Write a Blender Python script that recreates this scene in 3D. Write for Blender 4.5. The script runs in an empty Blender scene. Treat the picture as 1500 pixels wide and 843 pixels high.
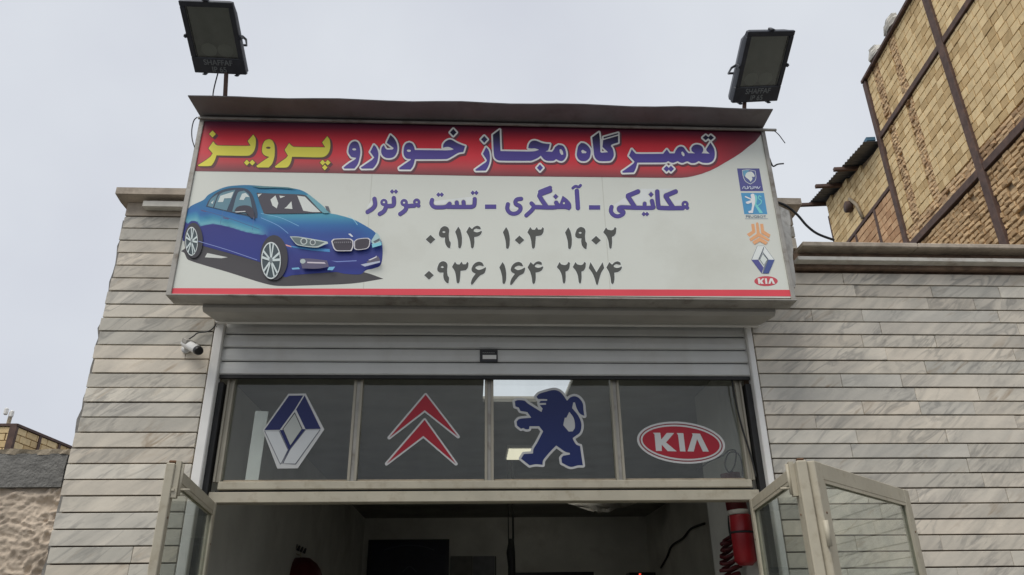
import bpy, math, random
import numpy as np
from mathutils import Vector, Matrix
from mathutils.geometry import delaunay_2d_cdt
random.seed(7); RNG = np.random.RandomState(11)
scene = bpy.context.scene
COL = scene.collection

# ------------------------------------------------------------------ camera
FPX, CX, CY = 1095.0, 750.0, 421.5            # focal length and centre in photo pixels (1500 x 843)
PITCH, YAW, ROLL = [math.radians(a) for a in (24.35, -3.31, -0.82)]
EYE = np.array([0, 0, 1.65])
def cam_axes():
    cp, sp = math.cos(PITCH), math.sin(PITCH)
    right = np.array([1, 0, 0.]); fwd = np.array([0, cp, sp]); up = np.array([0, -sp, cp])
    cr, sr = math.cos(ROLL), math.sin(ROLL)
    right, up = cr*right + sr*up, -sr*right + cr*up
    Z = np.array([[math.cos(YAW), -math.sin(YAW), 0], [math.sin(YAW), math.cos(YAW), 0], [0, 0, 1]])
    return Z @ right, Z @ up, Z @ fwd
RT, UP, FW = cam_axes()
cd = bpy.data.cameras.new('camera'); cam = bpy.data.objects.new('camera', cd); COL.objects.link(cam)
cam.matrix_world = Matrix(((RT[0], UP[0], -FW[0], EYE[0]), (RT[1], UP[1], -FW[1], EYE[1]), (RT[2], UP[2], -FW[2], EYE[2]), (0, 0, 0, 1)))
cd.sensor_width = 36; cd.lens = 36*FPX/1500; cd.clip_start = .05; cd.clip_end = 2000
scene.camera = cam

# ------------------------------------------------------------------ world, sun, exposure
SUN_EL, SUN_AZ = math.radians(56), math.radians(222)      # azimuth clockwise from +Y (the street side is -Y)
world = bpy.data.worlds.new('World'); scene.world = world; world.use_nodes = True
wn = world.node_tree; wn.nodes.clear()
out = wn.nodes.new('ShaderNodeOutputWorld'); bg = wn.nodes.new('ShaderNodeBackground')
sky = wn.nodes.new('ShaderNodeTexSky'); sky.sky_type = 'NISHITA'; sky.sun_disc = False
sky.sun_elevation = SUN_EL; sky.sun_rotation = SUN_AZ; sky.dust_density = 4
# overcast: the clear sky is veiled by an almost even cloud layer
tc = wn.nodes.new('ShaderNodeTexCoord'); nz = wn.nodes.new('ShaderNodeTexNoise')
nz.inputs['Scale'].default_value = 1.9; nz.inputs['Detail'].default_value = 5; nz.inputs['Roughness'].default_value = .5
cr_ = wn.nodes.new('ShaderNodeValToRGB')
cr_.color_ramp.elements[0].position = .3; cr_.color_ramp.elements[0].color = (4.75, 4.93, 5.5, 1)
cr_.color_ramp.elements[1].position = .72; cr_.color_ramp.elements[1].color = (5.85, 6.1, 6.45, 1)
mx = wn.nodes.new('ShaderNodeMixRGB'); mx.inputs[0].default_value = .93
wn.links.new(tc.outputs['Generated'], nz.inputs['Vector']); wn.links.new(nz.outputs['Fac'], cr_.inputs[0])
wn.links.new(sky.outputs[0], mx.inputs[1]); wn.links.new(cr_.outputs[0], mx.inputs[2])
wn.links.new(mx.outputs[0], bg.inputs[0]); wn.links.new(bg.outputs[0], out.inputs[0])
bg.inputs[1].default_value = .1
sl = bpy.data.lights.new('sun', 'SUN'); sun = bpy.data.objects.new('sun', sl); COL.objects.link(sun)
sl.energy = 1.5; sl.angle = math.radians(38); sl.color = (1, .96, .9)
sd = Vector((math.sin(SUN_AZ)*math.cos(SUN_EL), math.cos(SUN_AZ)*math.cos(SUN_EL), math.sin(SUN_EL)))
sun.rotation_euler = sd.to_track_quat('Z', 'Y').to_euler(); sun.location = sd*60
scene.view_settings.view_transform = 'Standard'; scene.view_settings.look = 'None'
scene.view_settings.exposure = .40; scene.view_settings.gamma = 1
try: scene.view_settings.use_curve_mapping = False
except Exception: pass
scene.render.engine = 'CYCLES'
scene.cycles.max_bounces = 8; scene.cycles.transparent_max_bounces = 12

# ------------------------------------------------------------------ pixel -> point helpers
def ray(x, y): return (x-CX)/FPX*RT - (y-CY)/FPX*UP + FW
def onY(x, y, Y): d = ray(x, y); return EYE + d*(Y/d[1])
def onZ(x, y, Z): d = ray(x, y); return EYE + d*((Z-EYE[2])/d[2])
def onX(x, y, X): d = ray(x, y); return EYE + d*(X/d[0])
def proj(P):
    d = np.asarray(P, float) - EYE; w = d @ FW
    return CX + FPX*(d @ RT)/w, CY - FPX*(d @ UP)/w
def zy(y, Y, x=700): return float(onY(x, y, Y)[2])

# ------------------------------------------------------------------ materials
def lin(c):
    c = c/255
    return c/12.92 if c <= .04045 else ((c+.055)/1.055)**2.4
def ph(r, g, b, L=.66):                                    # photo colour (sRGB) -> base colour on the evenly lit facade
    return tuple(min(.9, lin(v)/L) for v in (r, g, b)) + (1,)
MATS = {}
def material(name, col, rough=.6, var=.12, scale=6, bump=0, bscale=60, metal=0, spec=.4, stain=None, stain_scale=2, random_obj=0, detail=6):
    if name in MATS: return MATS[name]
    m = bpy.data.materials.new(name); m.use_nodes = True; N = m.node_tree.nodes; L = m.node_tree.links
    b = N['Principled BSDF']; b.inputs['Roughness'].default_value = rough; b.inputs['Metallic'].default_value = metal
    b.inputs['Specular IOR Level'].default_value = spec
    geo = N.new('ShaderNodeNewGeometry')
    n1 = N.new('ShaderNodeTexNoise'); n1.inputs['Scale'].default_value = scale; n1.inputs['Detail'].default_value = detail
    L.new(geo.outputs['Position'], n1.inputs['Vector'])
    mr = N.new('ShaderNodeMapRange'); mr.inputs[1].default_value = .3; mr.inputs[2].default_value = .7
    mr.inputs[3].default_value = 1-var; mr.inputs[4].default_value = 1+var
    L.new(n1.outputs['Fac'], mr.inputs[0])
    mul = N.new('ShaderNodeMixRGB'); mul.blend_type = 'MULTIPLY'; mul.inputs[0].default_value = 1
    mul.inputs[1].default_value = col; L.new(mr.outputs[0], mul.inputs[2])
    cur = mul.outputs[0]
    if random_obj:
        oi = N.new('ShaderNodeObjectInfo'); ad = N.new('ShaderNodeMath'); ad.operation = 'ADD'
        L.new(oi.outputs['Random'], ad.inputs[0]); L.new(geo.outputs['Random Per Island'], ad.inputs[1])
        fr = N.new('ShaderNodeMath'); fr.operation = 'FRACT'; L.new(ad.outputs[0], fr.inputs[0])
        m2 = N.new('ShaderNodeMapRange'); m2.inputs[3].default_value = 1-random_obj; m2.inputs[4].default_value = 1+random_obj*.8
        L.new(fr.outputs[0], m2.inputs[0])
        mu2 = N.new('ShaderNodeMixRGB'); mu2.blend_type = 'MULTIPLY'; mu2.inputs[0].default_value = 1
        L.new(cur, mu2.inputs[1]); L.new(m2.outputs[0], mu2.inputs[2]); cur = mu2.outputs[0]
    if stain:
        n2 = N.new('ShaderNodeTexNoise'); n2.inputs['Scale'].default_value = stain_scale; n2.inputs['Detail'].default_value = 8
        n2.inputs['Roughness'].default_value = .65
        L.new(geo.outputs['Position'], n2.inputs['Vector'])
        r2 = N.new('ShaderNodeMapRange'); r2.inputs[1].default_value = .52; r2.inputs[2].default_value = .75
        L.new(n2.outputs['Fac'], r2.inputs[0])
        m3 = N.new('ShaderNodeMixRGB'); L.new(r2.outputs[0], m3.inputs[0]); L.new(cur, m3.inputs[1]); m3.inputs[2].default_value = stain
        cur = m3.outputs[0]
    L.new(cur, b.inputs['Base Color'])
    if bump:
        n3 = N.new('ShaderNodeTexNoise'); n3.inputs['Scale'].default_value = bscale; n3.inputs['Detail'].default_value = 5
        L.new(geo.outputs['Position'], n3.inputs['Vector'])
        bp = N.new('ShaderNodeBump'); bp.inputs['Strength'].default_value = bump; bp.inputs['Distance'].default_value = .01
        L.new(n3.outputs['Fac'], bp.inputs['Height']); L.new(bp.outputs[0], b.inputs['Normal'])
    MATS[name] = m; return m

def emission(name, col, s):
    m = bpy.data.materials.new(name); m.use_nodes = True; N = m.node_tree.nodes; N.clear()
    e = N.new('ShaderNodeEmission'); o = N.new('ShaderNodeOutputMaterial'); e.inputs[0].default_value = col; e.inputs[1].default_value = s
    m.node_tree.links.new(e.outputs[0], o.inputs[0]); MATS[name] = m; return m

def glass(name, tint, dust, dustcol=(.55, .58, .54, 1), clear=.93):
    m = bpy.data.materials.new(name); m.use_nodes = True; N = m.node_tree.nodes; L = m.node_tree.links; N.clear()
    o = N.new('ShaderNodeOutputMaterial'); t = N.new('ShaderNodeBsdfTransparent'); t.inputs[0].default_value = tint
    g = N.new('ShaderNodeBsdfGlossy'); g.inputs['Roughness'].default_value = .03
    fr = N.new('ShaderNodeFresnel'); fr.inputs[0].default_value = 1.45
    bf = N.new('ShaderNodeNewGeometry'); io = N.new('ShaderNodeMapRange'); io.inputs[3].default_value = 1.45; io.inputs[4].default_value = 1/1.45
    L.new(bf.outputs['Backfacing'], io.inputs[0]); L.new(io.outputs[0], fr.inputs[0])
    d = N.new('ShaderNodeBsdfDiffuse'); d.inputs[0].default_value = dustcol
    tr = N.new('ShaderNodeBsdfTranslucent'); tr.inputs[0].default_value = dustcol
    dd = N.new('ShaderNodeMixShader'); dd.inputs[0].default_value = .6; L.new(d.outputs[0], dd.inputs[1]); L.new(tr.outputs[0], dd.inputs[2])
    geo = N.new('ShaderNodeNewGeometry'); nz = N.new('ShaderNodeTexNoise'); nz.inputs['Scale'].default_value = 3; nz.inputs['Detail'].default_value = 8
    mp = N.new('ShaderNodeMapping'); mp.inputs['Scale'].default_value = (4, 4, .6)
    L.new(geo.outputs['Position'], mp.inputs[0]); L.new(mp.outputs[0], nz.inputs['Vector'])
    mr = N.new('ShaderNodeMapRange'); mr.inputs[1].default_value = .3; mr.inputs[2].default_value = .75; mr.inputs[3].default_value = dust*.4; mr.inputs[4].default_value = dust*1.7
    L.new(nz.outputs['Fac'], mr.inputs[0])
    a = N.new('ShaderNodeMixShader'); L.new(mr.outputs[0], a.inputs[0]); L.new(t.outputs[0], a.inputs[1]); L.new(dd.outputs[0], a.inputs[2])
    b = N.new('ShaderNodeMixShader'); L.new(fr.outputs[0], b.inputs[0]); L.new(a.outputs[0], b.inputs[1]); L.new(g.outputs[0], b.inputs[2])
    L.new(b.outputs[0], o.inputs[0]); MATS[name] = m; return m

def marble_material():
    m = bpy.data.materials.new('marble'); m.use_nodes = True; N = m.node_tree.nodes; L = m.node_tree.links
    b = N['Principled BSDF']; b.inputs['Roughness'].default_value = .48; b.inputs['Specular IOR Level'].default_value = .35
    geo = N.new('ShaderNodeNewGeometry'); oi = N.new('ShaderNodeObjectInfo')
    off = N.new('ShaderNodeVectorMath'); off.operation = 'MULTIPLY_ADD'
    comb = N.new('ShaderNodeCombineXYZ')
    for i in range(3):
        mm = N.new('ShaderNodeMath'); mm.operation = 'MULTIPLY'; mm.inputs[1].default_value = (37, 91, 53)[i]
        L.new(oi.outputs['Random'], mm.inputs[0]); L.new(mm.outputs[0], comb.inputs[i])
    ad = N.new('ShaderNodeVectorMath'); ad.operation = 'ADD'; L.new(geo.outputs['Position'], ad.inputs[0]); L.new(comb.outputs[0], ad.inputs[1])
    m0 = N.new('ShaderNodeMapping'); m0.inputs['Rotation'].default_value = (0, math.radians(36), 0); L.new(ad.outputs[0], m0.inputs[0])
    mp = N.new('ShaderNodeMapping'); mp.inputs['Scale'].default_value = (.75, 1, 3.4); L.new(m0.outputs[0], mp.inputs[0])
    def noise(sc, det, src, dist=0):
        n = N.new('ShaderNodeTexNoise'); n.inputs['Scale'].default_value = sc; n.inputs['Detail'].default_value = det
        n.inputs['Distortion'].default_value = dist; L.new(src, n.inputs['Vector']); return n.outputs['Fac']
    def rng(src, a, b_, c=0, d=1):
        r = N.new('ShaderNodeMapRange'); r.inputs[1].default_value = a; r.inputs[2].default_value = b_; r.inputs[3].default_value = c; r.inputs[4].default_value = d
        L.new(src, r.inputs[0]); return r.outputs[0]
    def mix(f, c1, c2, blend='MIX'):
        x = N.new('ShaderNodeMixRGB'); x.blend_type = blend
        for i, c in ((0, f), (1, c1), (2, c2)):
            if isinstance(c, (tuple, float)): x.inputs[i].default_value = c
            else: L.new(c, x.inputs[i])
        return x.outputs[0]
    cloud = noise(2.6, 6, mp.outputs[0], .8)
    base = mix(rng(cloud, .3, .7), (.77, .725, .64, 1), (.54, .52, .47, 1))
    rt_ = N.new('ShaderNodeValToRGB'); L.new(oi.outputs['Random'], rt_.inputs[0]); el_ = rt_.color_ramp.elements
    el_[0].color = (1, .955, .89, 1); el_[1].color = (.97, .96, .92, 1)
    for po_, c_ in ((.2, (.90, .905, .88, 1)), (.35, (1.03, 1.0, .94, 1)), (.5, (.97, .92, .85, 1)), (.65, (.84, .85, .84, 1)), (.8, (1.05, .985, .90, 1))): k_ = el_.new(po_); k_.color = c_
    tint = rt_.outputs[0]
    base = mix(1.0, base, tint, 'MULTIPLY')
    # veins: thin ridges where a distorted noise crosses its middle value
    v1 = noise(2.3, 6, mp.outputs[0], 1.0)
    sub = N.new('ShaderNodeMath'); sub.operation = 'SUBTRACT'; sub.inputs[1].default_value = .5; L.new(v1, sub.inputs[0])
    ab = N.new('ShaderNodeMath'); ab.operation = 'ABSOLUTE'; L.new(sub.outputs[0], ab.inputs[0])
    vein = rng(ab.outputs[0], 0, .05, 1, 0)
    gate = rng(noise(1.3, 3, ad.outputs[0]), .40, .62)
    mg = N.new('ShaderNodeMath'); mg.operation = 'MULTIPLY'; L.new(vein, mg.inputs[0]); L.new(gate, mg.inputs[1])
    mg2 = N.new('ShaderNodeMath'); mg2.operation = 'MULTIPLY'; mg2.inputs[1].default_value = .5; L.new(mg.outputs[0], mg2.inputs[0])
    base = mix(mg2.outputs[0], base, (.2, .195, .18, 1))
    # scribbly dark patches
    sc = noise(11, 7, mp.outputs[0], .9); sg = rng(noise(1.6, 2, ad.outputs[0]), .54, .64)
    sm = N.new('ShaderNodeMath'); sm.operation = 'MULTIPLY'; L.new(rng(sc, .46, .66), sm.inputs[0]); L.new(sg, sm.inputs[1])
    sm2 = N.new('ShaderNodeMath'); sm2.operation = 'MULTIPLY'; sm2.inputs[1].default_value = .5; L.new(sm.outputs[0], sm2.inputs[0])
    base = mix(sm2.outputs[0], base, (.21, .2, .185, 1))
    # ochre iron stains
    st = N.new('ShaderNodeMath'); st.operation = 'MULTIPLY'
    L.new(rng(noise(5, 6, mp.outputs[0], 1), .56, .72), st.inputs[0]); L.new(rng(noise(1.2, 2, ad.outputs[0]), .5, .64), st.inputs[1])
    st2 = N.new('ShaderNodeMath'); st2.operation = 'MULTIPLY'; st2.inputs[1].default_value = .7; L.new(st.outputs[0], st2.inputs[0])
    base = mix(st2.outputs[0], base, (.33, .235, .14, 1))
    per = rng(oi.outputs['Random'], 0, 1, .86, 1.1)
    base = mix(1.0, base, per, 'MULTIPLY')
    L.new(base, b.inputs['Base Color'])
    bp = N.new('ShaderNodeBump'); bp.inputs['Strength'].default_value = .12; bp.inputs['Distance'].default_value = .01
    L.new(noise(40, 5, geo.outputs['Position']), bp.inputs['Height']); L.new(bp.outputs[0], b.inputs['Normal'])
    MATS['marble'] = m; return m

def block_material(name, c1, c2, ribs=True):
    m = bpy.data.materials.new(name); m.use_nodes = True; N = m.node_tree.nodes; L = m.node_tree.links
    b = N['Principled BSDF']; b.inputs['Roughness'].default_value = .85; b.inputs['Specular IOR Level'].default_value = .15
    geo = N.new('ShaderNodeNewGeometry'); oi = N.new('ShaderNodeObjectInfo')
    ad = N.new('ShaderNodeMath'); ad.operation = 'ADD'; L.new(oi.outputs['Random'], ad.inputs[0]); L.new(geo.outputs['Random Per Island'], ad.inputs[1])
    fr = N.new('ShaderNodeMath'); fr.operation = 'FRACT'; L.new(ad.outputs[0], fr.inputs[0])
    rp = N.new('ShaderNodeValToRGB'); e = rp.color_ramp.elements
    e[0].position = 0; e[0].color = c1; e[1].position = 1; e[1].color = c2
    k = e.new(.18); k.color = tuple(.92*v for v in c1[:3]) + (1,)
    k = e.new(.3); k.color = tuple(.5*(p+q) for p, q in zip(c1, c2))
    k = e.new(.85); k.color = tuple(1.08*v for v in c2[:3]) + (1,)
    L.new(fr.outputs[0], rp.inputs[0])
    n = N.new('ShaderNodeTexNoise'); n.inputs['Scale'].default_value = 3; n.inputs['Detail'].default_value = 9; n.inputs['Roughness'].default_value = .7
    L.new(geo.outputs['Position'], n.inputs['Vector'])
    mr = N.new('ShaderNodeMapRange'); mr.inputs[1].default_value = .3; mr.inputs[2].default_value = .7; mr.inputs[3].default_value = .8; mr.inputs[4].default_value = 1.14
    L.new(n.outputs['Fac'], mr.inputs[0])
    mu = N.new('ShaderNodeMixRGB'); mu.blend_type = 'MULTIPLY'; mu.inputs[0].default_value = 1
    L.new(rp.outputs[0], mu.inputs[1]); L.new(mr.outputs[0], mu.inputs[2]); L.new(mu.outputs[0], b.inputs['Base Color'])
    bp = N.new('ShaderNodeBump'); bp.inputs['Strength'].default_value = .35; bp.inputs['Distance'].default_value = .01
    if ribs:
        sp = N.new('ShaderNodeSeparateXYZ'); L.new(geo.outputs['Position'], sp.inputs[0])
        si = N.new('ShaderNodeMath'); si.operation = 'MULTIPLY'; si.inputs[1].default_value = 2*math.pi/.034; L.new(sp.outputs[2], si.inputs[0])
        sn = N.new('ShaderNodeMath'); sn.operation = 'SINE'; L.new(si.outputs[0], sn.inputs[0])
        s2 = N.new('ShaderNodeMath'); s2.operation = 'MULTIPLY_ADD'; s2.inputs[1].default_value = .25; L.new(sn.outputs[0], s2.inputs[0]); L.new(n.outputs['Fac'], s2.inputs[2])
        L.new(s2.outputs[0], bp.inputs['Height'])
    else:
        n4 = N.new('ShaderNodeTexNoise'); n4.inputs['Scale'].default_value = 25; n4.inputs['Detail'].default_value = 6
        L.new(geo.outputs['Position'], n4.inputs['Vector']); L.new(n4.outputs['Fac'], bp.inputs['Height'])
    L.new(bp.outputs[0], b.inputs['Normal']); MATS[name] = m; return m

def print_material():
    """printed ink: colour from the flat print's own colour layer"""
    m = bpy.data.materials.new('printed_ink'); m.use_nodes = True; N = m.node_tree.nodes; L = m.node_tree.links
    b = N['Principled BSDF']; b.inputs['Roughness'].default_value = .42; b.inputs['Specular IOR Level'].default_value = .35
    at = N.new('ShaderNodeVertexColor'); at.layer_name = 'ink'
    geo = N.new('ShaderNodeNewGeometry'); n = N.new('ShaderNodeTexNoise'); n.inputs['Scale'].default_value = 2.5; n.inputs['Detail'].default_value = 7
    L.new(geo.outputs['Position'], n.inputs['Vector'])
    mr = N.new('ShaderNodeMapRange'); mr.inputs[1].default_value = .3; mr.inputs[2].default_value = .7; mr.inputs[3].default_value = .93; mr.inputs[4].default_value = 1.05
    L.new(n.outputs['Fac'], mr.inputs[0])
    mu = N.new('ShaderNodeMixRGB'); mu.blend_type = 'MULTIPLY'; mu.inputs[0].default_value = 1
    L.new(at.outputs[0], mu.inputs[1]); L.new(mr.outputs[0], mu.inputs[2]); L.new(mu.outputs[0], b.inputs['Base Color'])
    MATS['ink'] = m; return m

INK = print_material(); MARBLE = marble_material()
M_mortar = material('dark_mortar', (.23, .16, .115, 1), .95, .3, 14, .6, 50)
M_render = material('cement_render', (.26, .25, .23, 1), .9, .2, 5, .5, 40)
M_frame = material('cream_painted_steel', (.47, .43, .33, 1), .5, .08, 5, .08, 60, stain=(.36, .31, .22, 1), stain_scale=14)
M_mullion = material('shaded_frame_paint', (.34, .315, .25, 1), .5, .1, 6, .08, 60)  # cream frame paint, darkened for the shade under the sign
M_alu = material('brushed_aluminium', (.80, .79, .75, 1), .5, .06, 5, .05, 90, metal=0)
M_slat = material('shutter_slat_paint', (.64, .645, .62, 1), .4, .06, 3, .03, 30, metal=0, stain=(.56, .55, .51, 1), stain_scale=2.2)
M_house = material('shutter_box_paint', (.40, .385, .345, 1), .5, .08, 4, .05, 40, stain=(.35, .33, .285, 1), stain_scale=5)
M_dark = material('dark_rubber', (.02, .02, .02, 1), .6, .2, 12)
M_panel = material('sign_film', ph(188, 190, 181), .4, .02, 1.5, .04, 5, stain=ph(179, 180, 170), stain_scale=1.2)
M_signframe = material('sign_frame_metal', (.36, .345, .31, 1), .5, .15, 8, .1, 50, metal=.2, stain=(.14, .11, .08, 1), stain_scale=7)
M_signwhite = material('sign_side_sheet', (.52, .51, .47, 1), .5, .15, 6, .1, 40, stain=(.2, .18, .15, 1), stain_scale=8)
M_awning = material('sheet_metal_grey', (.20, .188, .19, 1), .6, .12, 4, .1, 20, metal=.1, stain=(.15, .13, .13, 1), stain_scale=5)
M_lamp = material('lamp_black_enamel', (.028, .032, .042, 1), .42, .2, 18, .1, 80)
M_lampglass = material('lamp_dusty_glass', (.46, .47, .44, 1), .35, .2, 6, spec=.6)
M_reflector = material('lamp_reflector', (.72, .73, .69, 1), .4, .1, 8)
M_lampfont = material('lamp_embossed_letters', (.2, .22, .225, 1), .5, .1, 20)
M_white = material('white_plastic', (.68, .68, .66, 1), .4, .05, 9)
M_black = material('black_plastic', (.015, .015, .017, 1), .3, .1, 20)
M_cable = material('cable_sheath', (.03, .032, .035, 1), .55, .2, 20)
M_steel = material('rust_primer_steel', (.10, .062, .05, 1), .7, .25, 6, .2, 30, stain=(.18, .10, .068, 1), stain_scale=5)
M_block = block_material('pale_clay_block', (.66, .475, .245, 1), (.82, .635, .36, 1))
M_blockred = block_material('red_clay_block', (.56, .335, .19, 1), (.66, .43, .25, 1))
M_smallbrick = block_material('brown_brick', (.48, .32, .175, 1), (.64, .455, .26, 1), ribs=False)
M_strip = block_material('toothed_brown_brick', (.52, .345, .20, 1), (.66, .475, .28, 1), ribs=False)
M_wallmortar = material('brick_wall_mortar', (.30, .22, .135, 1), .95, .3, 6, .8, 30)
M_roofsheet = material('corrugated_sheet', (.16, .165, .18, 1), .5, .2, 4, metal=.4)
M_mud = material('mud_plaster', (.54, .45, .35, 1), .95, .2, 5, 1.0, 26, detail=10)
M_cblock = material('concrete_block', (.20, .195, .18, 1), .95, .22, 12, 1.0, 60)
M_cap = material('pale_mortar', (.38, .32, .235, 1), .95, .2, 8, .8, 40)
M_stone = material('coping_stone', (.46, .395, .315, 1), .8, .22, 9, .35, 45, stain=(.22, .17, .13, 1), stain_scale=5)
M_stonepale = material('pale_ledge_stone', (.60, .58, .52, 1), .7, .12, 9, .2, 45, stain=(.36, .3, .24, 1), stain_scale=6)
M_room = material('room_plaster', (.62, .61, .55, 1), .9, .1, 2, .2, 20, stain=(.46, .44, .39, 1), stain_scale=1.3)
M_ceil = material('sooty_ceiling', (.3, .295, .265, 1), .95, .2, 2)
M_floor = material('shop_floor', (.10, .095, .085, 1), .8, .25, 3)
M_redpaint = material('red_enamel', (.3, .015, .02, 1), .35, .12, 9)
M_redhose = material('red_rubber_hose', (.075, .006, .008, 1), .5, .2, 12)
M_poster = material('dark_poster', (.012, .014, .026, 1), .4, .2, 9)
M_board = material('notice_board', (.17, .165, .15, 1), .8, .15, 9)
M_asphalt = material('asphalt', (.05, .05, .05, 1), .95, .2, 30, .5, 200)
M_pave = material('pavement_concrete', (.26, .25, .23, 1), .95, .2, 8, .4, 80)
G_pane = glass('transom_glass', (.955, .975, .955, 1), .028)
G_door = glass('door_glass', (.93, .96, .94, 1), .07)

# ------------------------------------------------------------------ object helpers
W = {}
def link(o): COL.objects.link(o); return o
def thing(name, label, cat, loc=(0, 0, 0), group=None):
    o = link(bpy.data.objects.new(name, None)); o.location = loc; o.empty_display_size = .2
    o['label'] = label; o['category'] = cat
    if group: o['group'] = group
    W[o.name] = Matrix.Translation(Vector(loc)); return o
def tag(o, label=None, cat=None, group=None, kind=None):
    for k, v in (('label', label), ('category', cat), ('group', group), ('kind', kind)):
        if v: o[k] = v
    return o
def place(o, M, parent=None):
    if parent:
        o.parent = parent; o.matrix_parent_inverse = W[parent.name].inverted()
    o.matrix_basis = M; W[o.name] = M.copy(); return o
class MB:
    """collects shapes for ONE mesh, in world coordinates"""
    def __init__(s): s.v = []; s.f = []; s.mi = []; s.smooth = []
    def add(s, vs, fs, M=None, mi=0, smooth=False):
        n = len(s.v)
        for p in vs:
            p = Vector(p); s.v.append(M @ p if M else p)
        for f in fs: s.f.append([i+n for i in f]); s.mi.append(mi); s.smooth.append(smooth)
        return s
    def box(s, a, b, M=None, bev=0, mi=0):
        (x0, y0, z0), (x1, y1, z1) = a, b
        x0, x1 = sorted((x0, x1)); y0, y1 = sorted((y0, y1)); z0, z1 = sorted((z0, z1))
        if not bev:
            v = [(x, y, z) for z in (z0, z1) for y in (y0, y1) for x in (x0, x1)]
            return s.add(v, [(0, 2, 3, 1), (4, 5, 7, 6), (0, 1, 5, 4), (2, 6, 7, 3), (0, 4, 6, 2), (1, 3, 7, 5)], M, mi)
        b_ = min(bev, (x1-x0)*.45, (y1-y0)*.45, (z1-z0)*.45); v = []
        idx = {}
        for iz, z in ((0, z0), (1, z1)):
            for iy, y in ((0, y0), (1, y1)):
                for ix, x in ((0, x0), (1, x1)):
                    sx, sy, sz = (1-2*ix)*b_, (1-2*iy)*b_, (1-2*iz)*b_
                    for ax, p in ((0, (x, y+sy, z+sz)), (1, (x+sx, y, z+sz)), (2, (x+sx, y+sy, z))):
                        idx[(ix, iy, iz, ax)] = len(v); v.append(p)
        F = []
        I = lambda ix, iy, iz, ax: idx[(ix, iy, iz, ax)]
        F += [(I(0,0,0,0), I(0,0,1,0), I(0,1,1,0), I(0,1,0,0)), (I(1,0,0,0), I(1,1,0,0), I(1,1,1,0), I(1,0,1,0))]
        F += [(I(0,0,0,1), I(1,0,0,1), I(1,0,1,1), I(0,0,1,1)), (I(0,1,0,1), I(0,1,1,1), I(1,1,1,1), I(1,1,0,1))]
        F += [(I(0,0,0,2), I(0,1,0,2), I(1,1,0,2), I(1,0,0,2)), (I(0,0,1,2), I(1,0,1,2), I(1,1,1,2), I(0,1,1,2))]
        for iy in (0, 1):
            for iz in (0, 1): F.append((I(0,iy,iz,1), I(1,iy,iz,1), I(1,iy,iz,2), I(0,iy,iz,2)))
        for ix in (0, 1):
            for iz in (0, 1): F.append((I(ix,0,iz,0), I(ix,1,iz,0), I(ix,1,iz,2), I(ix,0,iz,2)))
        for ix in (0, 1):
            for iy in (0, 1): F.append((I(ix,iy,0,0), I(ix,iy,1,0), I(ix,iy,1,1), I(ix,iy,0,1)))
        for ix in (0, 1):
            for iy in (0, 1):
                for iz in (0, 1): F.append((I(ix,iy,iz,0), I(ix,iy,iz,1), I(ix,iy,iz,2)))
        return s.add(v, F, M, mi)
    def tube(s, pts, r, n=8, M=None, caps=True, smooth=True):
        P = [Vector(p) for p in pts]; vs = []; fs = []
        rr = r if isinstance(r, (list, tuple)) else [r]*len(P)
        t0 = (P[1]-P[0]).normalized(); u = t0.orthogonal().normalized()
        for i, p in enumerate(P):
            t = (P[min(i+1, len(P)-1)]-P[max(i-1, 0)]).normalized()
            u = (u - t*u.dot(t)); u = u.normalized() if u.length > 1e-6 else t.orthogonal().normalized()
            w = t.cross(u)
            for k in range(n):
                a = 2*math.pi*k/n; vs.append(p + (u*math.cos(a)+w*math.sin(a))*rr[i])
        for i in range(len(P)-1):
            for k in range(n):
                a, b = i*n+k, i*n+(k+1) % n; fs.append((a, b, b+n, a+n))
        if caps: fs.append(tuple(range(n-1, -1, -1))); fs.append(tuple(range((len(P)-1)*n, len(P)*n)))
        return s.add(vs, fs, M, smooth=smooth)
    def prism(s, prof, axis, a, b, M=None, smooth=False):
        """extrude a closed 2D profile along X ('x': profile = (y,z)) or Z ('z': profile = (x,y))"""
        n = len(prof); mk = (lambda p, t: (t, p[0], p[1])) if axis == 'x' else (lambda p, t: (p[0], p[1], t)) if axis == 'z' else (lambda p, t: (p[0], t, p[1]))
        v = [mk(p, a) for p in prof] + [mk(p, b) for p in prof]
        f = [(i, (i+1) % n, (i+1) % n+n, i+n) for i in range(n)] + [tuple(range(n-1, -1, -1)), tuple(range(n, 2*n))]
        return s.add(v, f, M, smooth=smooth)
    def mesh(s, name, mats, origin=None):
        me = bpy.data.meshes.new(name)
        c = Vector(origin) if origin is not None else (sum(s.v, Vector())/max(1, len(s.v)))
        me.from_pydata([v-c for v in s.v], [], s.f)
        for m in (mats if isinstance(mats, (list, tuple)) else [mats]): me.materials.append(m)
        me.polygons.foreach_set('material_index', s.mi); me.polygons.foreach_set('use_smooth', s.smooth)
        me.update(); import bmesh
        bm = bmesh.new(); bm.from_mesh(me); bmesh.ops.recalc_face_normals(bm, faces=bm.faces); bm.to_mesh(me); bm.free()
        return me, c
    def build(s, name, mats, parent=None, **kw):
        me, c = s.mesh(name, mats); o = link(bpy.data.objects.new(name, me))
        place(o, Matrix.Translation(c), parent); return tag(o, **kw)
def catmull(P, k=6, closed=False):
    P = [np.array(p, float) for p in P]; n = len(P); o = []
    rng = range(n if closed else n-1)
    for i in rng:
        if closed: a, b, c, d = P[i-1], P[i], P[(i+1) % n], P[(i+2) % n]
        else: a, b, c, d = P[max(i-1, 0)], P[i], P[i+1], P[min(i+2, n-1)]
        for j in range(k):
            t = j/k; o.append(.5*((2*b)+(c-a)*t+(2*a-5*b+4*c-d)*t*t+(3*b-a-3*c+d)*t**3))
    if not closed: o.append(P[-1])
    return o
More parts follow.
